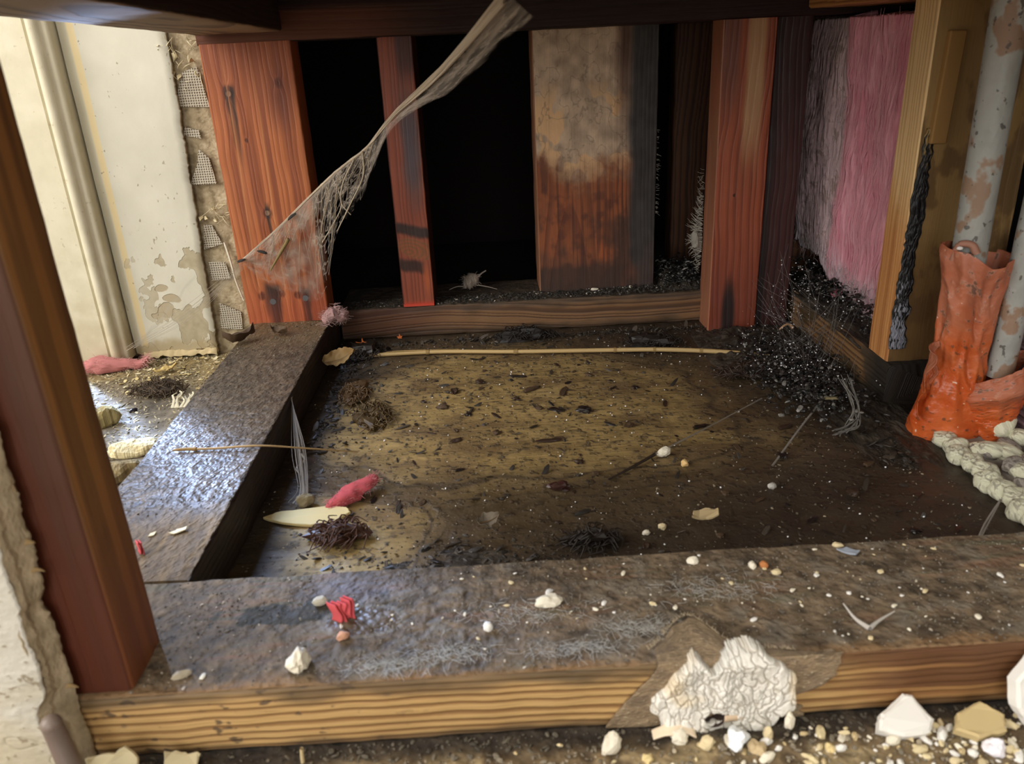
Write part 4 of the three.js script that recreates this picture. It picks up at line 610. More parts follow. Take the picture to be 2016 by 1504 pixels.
{
  const foam = painted(512, 512, 0.002, (u, v, o) => { const f = fbm(u * 7, v * 7, 4, 4); o[0] = 216 + 18 * f; o[1] = 214 + 18 * f; o[2] = 188 + 20 * f; mixTo(o, [110, 102, 88], 0.5 * ss(0.15, 0.4, f)); o[3] = 0.5 + 0.5 * f; o[4] = 0.85; });
  const grey = painted(256, 256, 0.002, (u, v, o) => { const f = fbm(u * 6, v * 6, 7, 4); o[0] = 150 + 40 * f; o[1] = 142 + 38 * f; o[2] = 132 + 36 * f; mixTo(o, [76, 68, 64], 0.6 * ss(0.05, 0.3, f)); o[3] = 0.5 + 0.5 * f; o[4] = 0.9; });
  const t = thing('expanding_foam', 'lumpy cream foam bead hardened on the floor below the orange plastic', 'foam', [0.37, 0, -0.50]);
  const R = rng(31), lump = (name, x, y, z, sx, sy, sz, m, rot) => { const g = mergeVertices(new THREE.IcosahedronGeometry(1, 3).deleteAttribute('normal').deleteAttribute('uv')), p = g.attributes.position, s = R() * 50, uv = []; for (let i = 0; i < p.count; i++) { const a = p.getX(i), b = p.getY(i), c = p.getZ(i), k = 1 + 0.22 * vn(a * 1.5 + s, b * 1.5, c * 1.5) + 0.09 * Math.abs(vn(a * 5 + s, b * 5, c * 5)) + 0.03 * vn(a * 12, b * 12, c * 12 + s); uv.push(a * 0.5, (b + c) * 0.5); p.setXYZ(i, a * k * sx, b * k * sy, c * k * sz); } g.setAttribute('uv', new THREE.Float32BufferAttribute(uv, 2)); g.computeVertexNormals(); mesh(name, g, m, t, [x, y, z]).rotation.set(0.2 * R(), rot, 0.2 * R()); };
  for (let i = 0; i < 13; i++) { const q = i / 12, x = lerp(-0.020, -0.022, q) + 0.003 * Math.sin(i * 2.1), z = lerp(-0.052, 0.105, q); lump('foam_lump', x, 0.006, z, 0.0085 + 0.002 * R(), 0.0075, 0.0095, foam, R() * 3); }
  for (let i = 0; i < 26; i++) { const q = R(), x = -0.006 + R() * 0.045, z = lerp(-0.04, 0.11, q); lump('foam_lump', x, 0.008 + 0.004 * R(), z, 0.006 + 0.003 * R(), 0.0055, 0.010 + 0.004 * R(), R() < 0.5 ? foam : grey, R() * 3); }
  lump('foam_lump', 0.022, 0.016, -0.052, 0.0115, 0.012, 0.0115, foam, 0.4); lump('foam_lump', 0.030, 0.012, -0.038, 0.007, 0.006, 0.008, foam, 1);
  mesh('foam_bed', sheet(20, 40, (u, v) => V3(lerp(-0.02, 0.07, u), 0.007 + 0.003 * vn(u * 9, v * 20, 2) - 0.006 * Math.pow(Math.abs(u * 2 - 1), 4), lerp(0.13, -0.058, v)), 0.006), grey, t);
}
// ---------------------------------------------------------------- things lying about
const chalk = plain(0xe2dac6, 0.9), chalkWarm = plain(0xd3c29a, 0.9), chalkWhite = plain(0xe4e1da, 0.85), flatShade = (m) => m;
const PY = 0.0383;                                            // top of the sill plates
const put = (name, g, m, label, category, at, rot = 0, group) => { const o = mesh(name, g, m, null, at); o.rotation.y = rot; return tag(o, label, category, group); };
put('plaster_chip', rock(1, 0.0046, 0.0066, 0.0075, 0.5, 2), chalk, 'largest off-white plaster chip on the front sill plate, left of the middle', 'plaster chip', [-0.1040, PY, -0.3045], 0.1);
put('plaster_chip', rock(2, 0.0062, 0.0032, 0.0034, 0.4, 2), chalk, 'flat white plaster chip alone in the middle of the front sill plate', 'plaster chip', [0.0190, PY, -0.3405], 0.2);
put('plaster_chip', rock(5, 0.0026, 0.0027, 0.0026, 0.15, 2), chalkWhite, 'round white plaster bead on the front sill plate, below the middle chip', 'plaster chip', [-0.0130, PY, -0.3235]);
put('plaster_chip', rock(7, 0.0040, 0.0030, 0.0026, 0.3), plain(0xb9b2a0, 0.9), 'grey oblong pellet on the front sill plate behind the red foam scrap', 'pellet', [-0.1030, PY, -0.3520], 0.2);
put('plaster_chip', rock(8, 0.0046, 0.0022, 0.0022, 0.3), plain(0xa89c86, 0.9), 'dull grey sliver near the foot of the red-brown post', 'pellet', [-0.1605, PY, -0.3030], 0.5);
put('plaster_chip', rock(9, 0.0030, 0.0026, 0.0024, 0.3), plain(0xc9977a, 0.9), 'small pinkish-tan crumb just in front of the red foam scrap', 'crumb', [-0.0860, PY, -0.3235], 0.5);
put('brown_seed', rock(10, 0.0024, 0.0022, 0.0024, 0.1, 2), plain(0xb0703c, 0.7), 'round orange-brown seed on the front sill plate near its back edge', 'seed', [0.1400, PY, -0.3610]);
put('plaster_chip', rock(11, 0.0020, 0.0022, 0.0030, 0.25), chalk, 'upright pale grain standing beside the orange-brown seed', 'crumb', [0.1335, PY, -0.3615]);
put('plaster_chip', rock(12, 0.0030, 0.0020, 0.0018, 0.2), chalkWarm, 'cream brick-shaped crumb just in front of the orange-brown seed', 'crumb', [0.1445, PY, -0.3540]);
put('plaster_chip', rock(13, 0.0034, 0.0024, 0.0026, 0.35), chalk, 'white crumb at the back edge of the front sill plate, behind the bare middle', 'crumb', [0.1025, PY, -0.3690]);
put('plaster_chip', rock(14, 0.0030, 0.0018, 0.0022, 0.35), chalkWarm, 'pale yellow crumb at the back edge of the front sill plate, with the grey flake', 'crumb', [0.1870, PY, -0.3755]);
put('paint_flake', flake(3, [[-0.006, 0.001], [-0.001, -0.003], [0.006, -0.001], [0.004, 0.003]], 0.0006, 0.4), plain(0x9aa2ae, 0.5), 'bluish grey paint flake at the back edge of the front sill plate', 'paint flake', [0.1905, PY, -0.3695], -0.4);
{ // grey feather-like web curl
  const tb = new Tubes(5); tb.add(curve([[-0.004, 0.003, -0.016], [-0.002, 0.0015, -0.006], [0.002, 0.001, 0.001]], 14), 0.0004, 0.0016); tb.add(curve([[0.002, 0.001, 0.001], [0.008, 0.0016, -0.003], [0.019, 0.002, -0.009]], 14), 0.0014, 0.0004);
  put('dust_curl', tb.geometry(), plain(0xb4aea6, 0.9), 'grey V-shaped dust curl on the front sill plate, right of the plaster patch', 'dust curl', [0.1720, PY, -0.3070]);
}
put('paint_flake', flake(5, [[-0.005, 0], [0, -0.0022], [0.006, -0.001], [0.005, 0.002], [-0.002, 0.0025]], 0.0005, 0.3), plain(0xeadfba, 0.8), 'larger of two cream flakes on the left sill plate near the post', 'paint flake', [-0.2075, PY, -0.4320], 0.4);
put('paint_flake', flake(6, [[-0.003, 0], [0, -0.0018], [0.003, 0], [0, 0.002]], 0.0005, 0.3), plain(0xe2d5ae, 0.8), 'smaller of two cream flakes on the left sill plate near the post', 'paint flake', [-0.2225, PY, -0.4300], 0.9);
put('plaster_chip', rock(41, 0.0048, 0.0018, 0.0022, 0.3), chalk, 'white oblong chip on the back sill plate at the foot of the bleached board', 'plaster chip', [0.1180, 0.0385, -0.9060], 0.1);
put('plaster_chip', rock(42, 0.0026, 0.0020, 0.0022, 0.3), chalk, 'small white chip on the back sill plate under the scorched board edge', 'plaster chip', [0.1610, 0.0385, -0.9070], 0.4);
{ // red corrugated foam scraps
  const red = plain(0xcc5357, 0.9), scrap = (label, at, n, s, rot) => { const t = thing('foam_scrap', label, 'foam scrap', at); for (let i = 0; i < n; i++) { const g = sheet(8, 8, (u, v) => V3((u - 0.5) * 0.0042 * s + (i - (n - 1) / 2) * 0.0026 * s + 0.0010 * s * Math.sin(v * 5 + i), v * 0.0125 * s, (u - 0.5) * 0.0075 * s + 0.0016 * s * Math.sin(v * 4 + i * 2) - v * 0.003 * s), 0.0011 * s); mesh('ridge', g, red, t); } t.rotation.y = rot; return t; };
  scrap('red ribbed foam scrap standing on the front sill plate', [-0.0885, PY, -0.3385], 5, 0.76, 0.5); scrap('small red foam bit on the left sill plate beside the red-brown post', [-0.2225, PY, -0.4110], 2, 0.55, 0.2);
}
{ // straw across the edge of the left plate
  const tb = new Tubes(6); tb.add(curve([[0, 0.0012, 0], [0.030, 0.0016, 0.002], [0.064, 0.0022, 0.003], [0.095, -0.010, -0.012], [0.128, -0.030, -0.040]], 40), 0.0011, 0.0006);
  const s = put('straw', tb.geometry(), plain(0xa8895a, 0.7), 'thin dry straw reaching from the left sill plate over the floor', 'straw', [-0.2480, PY, -0.5450]);
  const nib = new Tubes(6); nib.add(curve([[-0.002, 0.0012, 0.0004], [0.006, 0.0016, 0.0004], [0.016, 0.0014, 0.001]], 10), 0.0008, 0.0017); mesh('sheath', nib.geometry(), plain(0x94743f, 0.8), s);
}
{ // long pale reed
  const tb = new Tubes(8), reed = plain(0xb79b68, 0.6); const pts = curve([[-0.200, 0.0022, -0.028], [-0.12, 0.0035, -0.024], [-0.04, 0.0042, -0.010], [0.06, 0.0045, 0.002], [0.12, 0.0045, 0.010], [0.19, 0.0042, 0.030], [0.252, 0.0035, 0.063]], 60); tb.add(pts, 0.0021, 0.0026);
  const t = thing('reed', 'long pale bent reed lying across the floor before the back sill plate', 'reed', [0.057, 0, -0.797]); mesh('stem', tb.geometry(), reed, t);
  for (const k of [8, 20, 31, 38, 45, 52]) { const n = new Tubes(8); n.add([pts[k].clone(), pts[k].clone().lerp(pts[k + 1], 0.45)], 0.0029, 0.0029); mesh('node', n.geometry(), plain(0x8f7444, 0.7), t); }
  const sp = new Tubes(5); sp.add(curve([[-0.2, 0.002, -0.029], [-0.17, 0.003, -0.034], [-0.1, 0.0038, -0.026]], 20), 0.0006, 0.0012); mesh('split_strand', sp.geometry(), plain(0x9c8150, 0.7), t);
}
put('wood_chip', flake(7, [[-0.033, -0.001], [-0.022, -0.0075], [-0.004, -0.0085], [0.012, -0.0075], [0.026, -0.001], [0.029, 0.0055], [0.018, 0.0125], [0.002, 0.0135], [-0.018, 0.0085]], 0.0016, 0.12, 0.02), plain(0xd9c48c, 0.75), 'large flat cream chip lying on the floor beside the pink roll', 'chip', [-0.1430, 0.0005, -0.5010], 0.08);
put('wood_chip', rock(21, 0.0068, 0.0060, 0.0046, 0.35, 2), plain(0x877a5e, 0.85), 'small grey-brown crumpled chip on the back edge of the large cream chip', 'chip', [-0.1490, 0.0018, -0.5170], 0.5);
tuftThing('insulation_tuft', 'pink-red rolled tuft of glass fibre on the floor beside the cream chip', 'insulation tuft', [-0.1140, 0.0002, -0.5230], [[[-0.019, 0.004, 0.016], [-0.008, 0.006, 0.008], [0.004, 0.0075, -0.003], [0.016, 0.010, -0.017]], [0.0035, 0.0062, 0.0074, 0.0062, 0.005], 4, 0xbb5258, 0xc98a88, 300, 0.0035], 'tufts of pink glass fibre');
tuftThing('insulation_tuft', 'long pink tuft of glass fibre on the side floor below the door casing', 'insulation tuft', [-0.4120, 0.0002, -0.8260], [[[-0.042, 0.008, 0.010], [-0.024, 0.010, 0.002], [0.0, 0.006, -0.004], [0.018, 0.005, -0.006], [0.028, 0.012, -0.008]], [0.008, 0.0115, 0.0075, 0.0055, 0.004], 9, 0xba7672, 0xd6a09a, 420, 0.006], 'tufts of pink glass fibre');
tuftThing('insulation_tuft', 'frayed pink tuft at the foot of the knotty red stud', 'insulation tuft', [-0.1780, 0.0383, -0.8330], [[[-0.010, 0.006, 0.006], [0.0, 0.010, 0.0], [0.010, 0.008, -0.003], [0.002, 0.019, -0.004]], [0.008, 0.0095, 0.008, 0.0035], 14, 0x9f7c78, 0xc3a29c, 420, 0.006], 'tufts of pink glass fibre');
tuftThing('insulation_tuft', 'tiny pink tuft lying on the black muck below the pink batt', 'insulation tuft', [0.3560, 0.0520, -0.7900], [[[-0.005, 0.003, 0.002], [0, 0.004, 0], [0.006, 0.003, -0.002]], [0.003, 0.0042, 0.003], 44, 0xb8707c, 0xd49aa4, 60, 0.003], 'tufts of pink glass fibre');
{ // dry leaves
  const leaf = (label, at, L, W, cup, rot, tilt, hex, seed) => { const t = thing('dry_leaf', label, 'leaf', at); const g = sheet(18, 12, (u, v) => { const w = W * Math.pow(Math.sin(Math.PI * Math.pow(u, 0.8)), 0.8) * (1 + 0.25 * vn(u * 12, seed, 2)), q = (v - 0.5) * 2; return V3((u - 0.5) * L, cup * (q * q * 0.8 + Math.pow(u * 2 - 1, 2) * 0.7) + 0.07 * L * vn(u * 4, v * 3, seed) + 0.03 * L * vn(u * 11, v * 7, seed) + 0.002, q * w * 0.5); }, 0.0003); mesh('blade', g, plain(hex, 0.75), t); const m = new Tubes(5); m.add(curve([[-L * 0.5, cup * 0.7 + 0.0025, 0], [0, 0.0028, 0], [L * 0.6, cup * 0.8 + 0.003, 0]], 12), 0.0005, 0.0002); mesh('midrib', m.geometry(), plain(0x6d5230, 0.8), t); t.rotation.set(tilt, rot, 0.15); return t; };
  leaf('curled yellow-brown dry leaf in the back left corner of the floor', [-0.1600, 0.022, -0.762], 0.034, 0.024, 0.006, 0.3, 0.5, 0x7d6236, 3);
  leaf('curled dark brown leaf on the left sill plate by the wallboard', [-0.2650, 0.0400, -0.7850], 0.034, 0.018, 0.009, 0.6, -0.3, 0x4a3520, 5);
  leaf('shrivelled brown leaf shred on the left sill plate before the knotty stud', [-0.2280, 0.0390, -0.8060], 0.022, 0.010, 0.005, -0.5, 0.3, 0x55402a, 8);
  leaf('pale yellowish leaf on the side floor beside the long pink tuft', [-0.3585, 0.0015, -0.8120], 0.024, 0.011, 0.003, 0.5, 0, 0xc4ab6c, 12);
  leaf('grey leaf fragment lying on the dark debris behind the front sill plate', [-0.0120, 0.0080, -0.4680], 0.016, 0.012, 0.004, 0.3, 0.4, 0x6f6455, 15);
}
put('curved_shell', flake(31, [[-0.010, 0.001], [-0.006, -0.005], [0.003, -0.006], [0.010, -0.002], [0.008, 0.003], [0, 0.001]], 0.0012, 0.7), plain(0xb7a27a, 0.8), 'curved pale husk on the wet floor against the front sill plate', 'husk', [0.1330, 0.010, -0.4540], 0.2);
put('plaster_chip', rock(33, 0.0058, 0.0042, 0.0040, 0.4, 2), chalk, 'white and orange plaster chip on the dark floor, larger of the pair', 'plaster chip', [0.1290, 0.0003, -0.5640], 0.3);
put('plaster_chip', rock(34, 0.0026, 0.0032, 0.0034, 0.35), plain(0xdcb87c, 0.85), 'small tan plaster chip on the dark floor, smaller of the pair', 'plaster chip', [0.1410, 0.0003, -0.5450], 0.3);
put('plaster_chip', rock(35, 0.0036, 0.0030, 0.0030, 0.3), plain(0xb8b4ac, 0.6), 'grey-white bead alone on the dark wet floor at the right', 'crumb', [0.1960, 0.0003, -0.5040], 0.3);
put('plaster_chip', rock(36, 0.0030, 0.0028, 0.0026, 0.3), chalkWarm, 'cream crumb in the wet beside the curved pale husk', 'crumb', [0.1055, 0.0003, -0.4600], 0.3);
put('plaster_chip', rock(37, 0.0030, 0.0018, 0.0022, 0.3), chalk, 'white crumb in the wet left of the cream crumb by the husk', 'crumb', [0.0935, 0.0003, -0.4550], 0.3);
put('wet_clot', rock(38, 0.0095, 0.0045, 0.0060, 0.5, 2), plain(0x3c2420, 0.22), 'shiny dark red-brown clot on the floor near the middle', 'clot', [0.0400, 0.0003, -0.5200], -0.2);
{ const tb = new Tubes(6); tb.add(curve([[-0.022, 0.0015, 0.018], [0, 0.002, 0.001], [0.020, 0.003, -0.015]], 14), 0.0008, 0.0014); put('twig', tb.geometry(), plain(0x2c2118, 0.6), 'short dark twig on the floor pointing at the white and orange chip', 'twig', [0.1010, 0.0002, -0.5460]); }
{ const tb = new Tubes(6); tb.add(curve([[0, 0, 0], [0.0004, 0.005, 0.0005], [0.001, 0.010, 0.001]], 8), 0.0010, 0.0008); put('matchstick', tb.geometry(), plain(0xcfb98c, 0.8), 'short pale splinter standing on the rubble under the front sill plate', 'splinter', [-0.1040, 0, -0.2830]); }
put('splinter', new RoundedBoxGeometry(0.017, 0.0022, 0.003, 2, 0.0006), plain(0xa99a72, 0.8), 'short flat pale splinter near the debris before the right sill plate', 'splinter', [0.2960, 0.008, -0.6360], -0.1);
put('larva_husk', (() => { const tb = new Tubes(7); tb.add(curve([[-0.008, 0.001, 0], [-0.003, 0.005, 0.001], [0.004, 0.005, 0], [0.008, 0.001, 0.002]], 14), 0.0008, 0.0018); return tb.geometry(); })(), plain(0xc39a72, 0.6), 'curved tan larva husk in the black debris by the maroon stud', 'husk', [0.3130, 0.012, -0.8080], 0.3);
{ // cocoon behind the back plate
  const t = thing('spider_cocoon', 'pale fuzzy cocoon with stray legs on the back sill plate, right of the narrow stud', 'cocoon', [-0.0290, 0.0375, -0.945]); const [b, bm, f, fm] = tuft([[-0.009, 0.007, 0], [0, 0.010, 0], [0.011, 0.012, 0]], [0.008, 0.0105, 0.006], 21, 0xa89a8c, 0xb9ac9e, 260, 0.004); mesh('silk_ball', b, bm, t); tag(mesh('silk_fibres', f, fm, t), null, null, null, 'stuff');
  const tb = new Tubes(5); tb.add(curve([[-0.008, 0.003, 0], [-0.016, 0.004, 0.002], [-0.026, 0.001, 0.003]], 8), 0.0009, 0.0005); tb.add(curve([[0.008, 0.004, 0], [0.020, 0.003, 0.006], [0.032, 0.0004, 0.010]], 8), 0.0010, 0.0004); tb.add(curve([[0.008, 0.012, 0], [0.014, 0.018, 0], [0.020, 0.022, 0.002]], 8), 0.0014, 0.0008); mesh('strands', tb.geometry(), plain(0x9d9184, 0.9), t);
}
{ // orange scraps in the corner
  const om = plain(0xb5622c, 0.8); [['larger orange star-shaped scrap in the debris at the back left corner', [-0.150, 0.011, -0.838], 0.007], ['smaller orange scrap against the back sill plate, right of the star-shaped one', [-0.112, 0.006, -0.868], 0.005]].forEach(([l, at, s], i) => { const pts = []; for (let k = 0; k < 10; k++) { const r = s * (k % 2 ? 0.42 : 1) * (0.8 + 0.3 * vn(k * 1.7, i, 2)); pts.push([Math.cos(k * 0.628) * r, Math.sin(k * 0.628) * r]); } const o = put('orange_scrap', flake(41 + i, pts, 0.0007, 0.5), om, l, 'scrap', at, 0.4); o.rotation.x = 0.5; });
}
// the side floor at the left
{
  const lump = (label, at, s, seed, hex) => put('plaster_lump', rock(seed, s[0], s[1], s[2], 0.35, 3), painted(128, 128, 0.002, (u, v, o) => { const f = fbm(u * 9, v * 9, seed, 4), c = new THREE.Color(hex).convertLinearToSRGB(); o[0] = c.r * 255 + 40 * f; o[1] = c.g * 255 + 40 * f; o[2] = c.b * 255 + 34 * f; o[3] = 0.5 + 0.5 * f; o[4] = 0.9; }), label, 'plaster lump', at, 0.3);
  lump('olive-grey plaster lump on the wet side floor beside the post', [-0.3700, 0, -0.6850], [0.012, 0.013, 0.009], 51, 0x8a7a4e); lump('cream crumbly plaster lump against the left sill plate', [-0.3160, 0, -0.6230], [0.022, 0.008, 0.012], 52, 0xd8c99c); lump('dirty plaster lump nearest the post on the side floor', [-0.3140, 0, -0.5760], [0.018, 0.009, 0.012], 53, 0x8c7a54);
  put('beetle', rock(55, 0.0046, 0.0022, 0.0020, 0.15, 2), plain(0x241d22, 0.3), 'tiny dark beetle on the blue-lit side floor', 'beetle', [-0.3560, 0, -0.7130], 0.9);
  const t = thing('fibre_clump', 'dark tangled fibre clump on the side floor below the wallboard', 'fibre clump', [-0.3450, 0.0002, -0.7530]), R = rng(61), tb = new Tubes(3); for (let i = 0; i < 240; i++) { const a = R() * 6.28, r = 0.022 * Math.sqrt(R()), p = [Math.cos(a) * r * 1.3, 0.002 + R() * 0.014 * (1 - r / 0.03), Math.sin(a) * r * 0.7]; tb.add(curve([p, [p[0] + (R() - 0.5) * 0.012, p[1] + R() * 0.006, p[2] + (R() - 0.5) * 0.012], [p[0] + (R() - 0.5) * 0.02, Math.max(0.0004, p[1] + (R() - 0.5) * 0.008), p[2] + (R() - 0.5) * 0.02]], 5), 0.0006, 0.0003); } tag(mesh('tangle', tb.geometry(), plain(0x5a4a38, 0.95), t), null, null, null, 'stuff'); mesh('core', rock(62, 0.020, 0.008, 0.010, 0.5, 2), plain(0x3c3126, 0.95), t);
  const s = thing('torn_paper', 'white stringy torn paper against the left sill plate on the side floor', 'torn paper', [-0.3080, 0, -0.7250]); for (let i = 0; i < 9; i++) { const x = -0.011 + i * 0.0026 + 0.002 * R(), g = sheet(2, 8, (u, v) => V3(x + (u - 0.5) * 0.003 * (1 - 0.5 * v) + 0.003 * vn(v * 3, i, 2), 0.0006 + 0.013 * Math.sin(v * (1.4 + 0.8 * R())) * (0.7 + 0.3 * vn(i, 3, 3)), 0.010 - v * 0.016), 0.0004); mesh('strip', g, plain(0xcfc6aa, 0.9), s); }
}
const variants = (n, seed, jag) => Array.from({ length: n }, (_, i) => rock(seed + i * 3.1, 1, 0.7, 0.8, jag, 1));
const spread = (R, a, b) => a + R() * (b - a);
{ // paint flakes on the side floor, each a thing
  const R = rng(91), geos = [0, 1, 2, 3].map((i) => flake(70 + i, [[-1, 0.1], [-0.3, -0.55], [0.7, -0.4], [1, 0.2], [0.1, 0.6]], 0.12, 0.3, 0.12)), mats = [plain(0xd9c68f, 0.85), plain(0xcab57e, 0.85), plain(0xe6dbb6, 0.85)];
  for (let i = 0; i < 95; i++) { const z = -0.855 + Math.pow(R(), 1.3) * 0.105, x = spread(R, -0.40, -0.277) , s = 0.0018 + 0.0034 * R() * R(); const o = put('paint_flake', geos[i % 4], mats[i % 3], 'yellowish paint flake strewn on the side floor under the wallboard', 'paint flake', [x, 0.0002, z], R() * 6, 'yellowish paint flakes under the wallboard'); o.scale.setScalar(s); o.rotation.x = (R() - 0.5) * 0.7; }
}
{ // crumbs on the front sill plate: those one can make out singly
  const R = rng(17), geos = variants(5, 80, 0.3), mats = [chalk, chalkWarm, chalkWhite];
  const spots = [[0.062, -0.362], [0.118, -0.348], [0.048, -0.338], [0.084, -0.331], [0.073, -0.335], [0.121, -0.318], [0.194, -0.322], [0.215, -0.332], [0.176, -0.334], [0.148, -0.339], [0.172, -0.300], [0.26, -0.341], [-0.15, -0.302], [0.20, -0.35], [0.165, -0.35], [0.23, -0.31], [0.0, -0.36], [0.02, -0.35]];
  for (let i = 0; i < 110; i++) { const [x, z] = spots[i] ?? [spread(R, -0.16, 0.36) * (R() < 0.3 ? 1 : 0.6) + (R() < 0.5 ? 0.09 : 0.03), spread(R, -0.375, -0.297)]; if (i >= spots.length && z > -0.325 && Math.abs(x - 0.09) < 0.05) continue; const s = i < spots.length ? 0.0010 + 0.0006 * R() : 0.0004 + 0.0007 * R() * R(); const o = put('plaster_crumb', geos[i % 5], mats[i % 3], 'small off-white plaster crumb strewn on the front sill plate', 'crumb', [clamp(x, -0.17, 0.5), PY, z], R() * 6, 'plaster crumbs on the front sill plate'); o.scale.set(s * (1 + R()), s, s * (1 + 0.6 * R())); }
}
{ // rubble in front of the front sill plate
  const big = (label, at, s, seed, m, rot, det = 2) => put('plaster_chunk', rock(seed, ...s.map((k) => k * 0.8), 0.38, det), m, label, 'plaster chunk', at, rot);
  put('plaster_chunk', flake(101, [[-0.0155, 0.006], [-0.012, -0.001], [0.004, -0.011], [0.008, -0.010], [0.0145, 0.003], [0.010, 0.009], [-0.004, 0.010]].map((p) => [p[0] * 0.8, p[1] * 0.8]), 0.0055, 0.05, 0.02), chalkWhite, 'large flat white plaster chunk before the front sill plate at the right', 'plaster chunk', [0.1830, 0.0015, -0.2835]).rotation.x = 0.45;
  put('plaster_chunk', flake(102, [[-0.003, 0.017], [-0.008, 0.004], [-0.006, -0.008], [0.006, -0.017], [0.010, -0.008], [0.004, 0.010]], 0.005, 0.08, 0.03), chalkWhite, 'tall white plaster piece leaning on the front sill plate at the right edge', 'plaster chunk', [0.2405, 0.016, -0.2855]).rotation.set(1.25, 0.2, -0.2);
  { const t = put('plaster_chunk', flake(103, [[-0.015, 0.004], [-0.010, -0.004], [0.004, -0.009], [0.013, -0.002], [0.010, 0.006], [-0.006, 0.009]].map((p) => [p[0] * 0.85, p[1] * 0.85]), 0.004, 0.1, 0.04), plain(0xc0ab7c, 0.9), 'ribbed tan plaster chunk between the two big white ones', 'plaster chunk', [0.2175, 0.002, -0.2775]); t.rotation.x = 0.3; for (let i = 0; i < 6; i++) { const tb = new Tubes(5); tb.add(curve([[-0.004 + i * 0.0025, 0.0046, -0.0062 + 0.0006 * i], [-0.004 + i * 0.0025, 0.0052, 0], [-0.0045 + i * 0.0025, 0.0048, 0.006 - 0.0004 * i]], 6), 0.0007, 0.0007); mesh('rib', tb.geometry(), plain(0xb7a070, 0.9), t); } }
  big('pyramid-shaped white plaster chunk on the rubble left of the patch', [0.0430, 0, -0.2790], [0.0068, 0.0078, 0.0048], 104, chalk, 0.6); big('knobbly cream plaster chunk right under the nail hole', [0.0880, 0, -0.2770], [0.0048, 0.0044, 0.0040], 105, chalkWarm, 0.4);
  big('bluish white plaster chunk under the right half of the patch', [0.1020, 0.002, -0.2765], [0.0068, 0.0062, 0.0060], 106, plain(0xe6eaec, 0.85), 0.9); big('cream two-toned plaster chunk left of the nail hole', [0.0760, 0, -0.2825], [0.0055, 0.0045, 0.0042], 107, chalk, 0.1);
  big('white plaster chunk lowest at the right, below the ribbed one', [0.2180, 0, -0.2640], [0.0062, 0.0058, 0.0055], 108, plain(0xeeeaf0, 0.85), 0.4); big('small round tan plaster chunk in the middle of the rubble', [0.1440, 0, -0.2710], [0.0030, 0.0030, 0.0030], 109, plain(0xd8c28c, 0.9), 0);
  big('yellowish cube-like plaster chunk lowest of the rubble, left of the nail hole', [0.0590, 0, -0.2710], [0.0030, 0.0030, 0.0030], 110, plain(0xd8c28c, 0.9), 0); big('standing drop-shaped plaster chunk right of the bluish white one', [0.1180, 0, -0.2790], [0.0030, 0.0070, 0.0030], 111, chalkWarm, 0);
  big('second standing plaster chunk, close against the front sill plate', [0.1290, 0.003, -0.2825], [0.0028, 0.0068, 0.0028], 112, chalk, 0); big('tan crumbly plaster chunk between the bluish white and the standing ones', [0.1105, 0, -0.2730], [0.0050, 0.0045, 0.0045], 113, plain(0xbfa983, 0.9), 0.5);
  const R = rng(23), geos = variants(6, 120, 0.35), mats = [chalk, chalkWarm, chalkWhite, plain(0xc2ad82, 0.9), plain(0xd6c69c, 0.9)];
  for (let i = 0; i < 290; i++) { const x = 0.05 + 0.24 * Math.sqrt(R()) + (R() < 0.15 ? -0.06 : 0), z = -0.284 + 0.03 * R(), s = 0.0008 + 0.0021 * Math.pow(R(), 3); const o = put('plaster_bit', geos[i % 6], mats[Math.floor(R() * 5)], 'small pale plaster bit in the rubble before the front sill plate', 'plaster bit', [x, 0, z], R() * 6, 'plaster bits in the rubble'); o.scale.set(s * (1 + 0.8 * R()), s * (0.8 + 0.5 * R()), s); }
}
// ---------------------------------------------------------------- dirt, debris, droplets
function scatter(name, label, category, geo, material, n, seed, place, tint) {
  const m = new THREE.InstancedMesh(geo, material, n), R = rng(seed), M = new THREE.Matrix4(), Q = new THREE.Quaternion(), E = new THREE.Euler(), C = new THREE.Color();
  for (let i = 0; i < n; i++) { const [x, y, z, s, flat = 1] = place(R, i); E.set((R() - 0.5) * 1.2, R() * 6.28, (R() - 0.5) * 1.2); M.compose(V3(x, y, z), Q.setFromEuler(E), V3(s * (0.7 + 0.9 * R()), s * flat * (0.6 + 0.6 * R()), s * (0.7 + 0.6 * R()))); m.setMatrixAt(i, M); if (tint) m.setColorAt(i, tint(R, C, x, z)); }
  m.name = numbered(name); lit(m); scene.add(m); return tag(m, label, category, null, 'stuff');
}
const gauss = (R) => (R() + R() + R() - 1.5) / 1.5;
// where the debris lies on the inner floor, with a weight: bands along the plates and the black corner
function debrisSpot(R) {
  const k = R();
  if (k < 0.30) return [0.285 + 0.075 * gauss(R), -0.775 + 0.07 * gauss(R)];            // black corner by the maroon stud
  if (k < 0.46) { const t = R(); return [lerp(0.325, 0.315, t) - 0.03 * R() * R(), lerp(-0.75, -0.52, t) + 0.01 * gauss(R)]; }
  if (k < 0.60) return [spread(R, -0.16, 0.33), -0.868 + 0.03 * R() * R()];               // along the back plate
  if (k < 0.70) { const t = R(); return [-0.168 + 0.05 * R() * R(), lerp(-0.86, -0.6, t)]; }
  if (k < 0.86) return [spread(R, -0.12, 0.06) + 0.02 * gauss(R), -0.392 - 0.075 * R() * R()]; // behind the front plate
  return [spread(R, -0.15, 0.33), spread(R, -0.86, -0.40)];
}
const crumbGeo = rock(201, 1, 0.7, 0.85, 0.4, 1), shardGeo = rock(207, 1.7, 0.28, 0.7, 0.5, 1), dropGeo = new THREE.SphereGeometry(1, 8, 6);
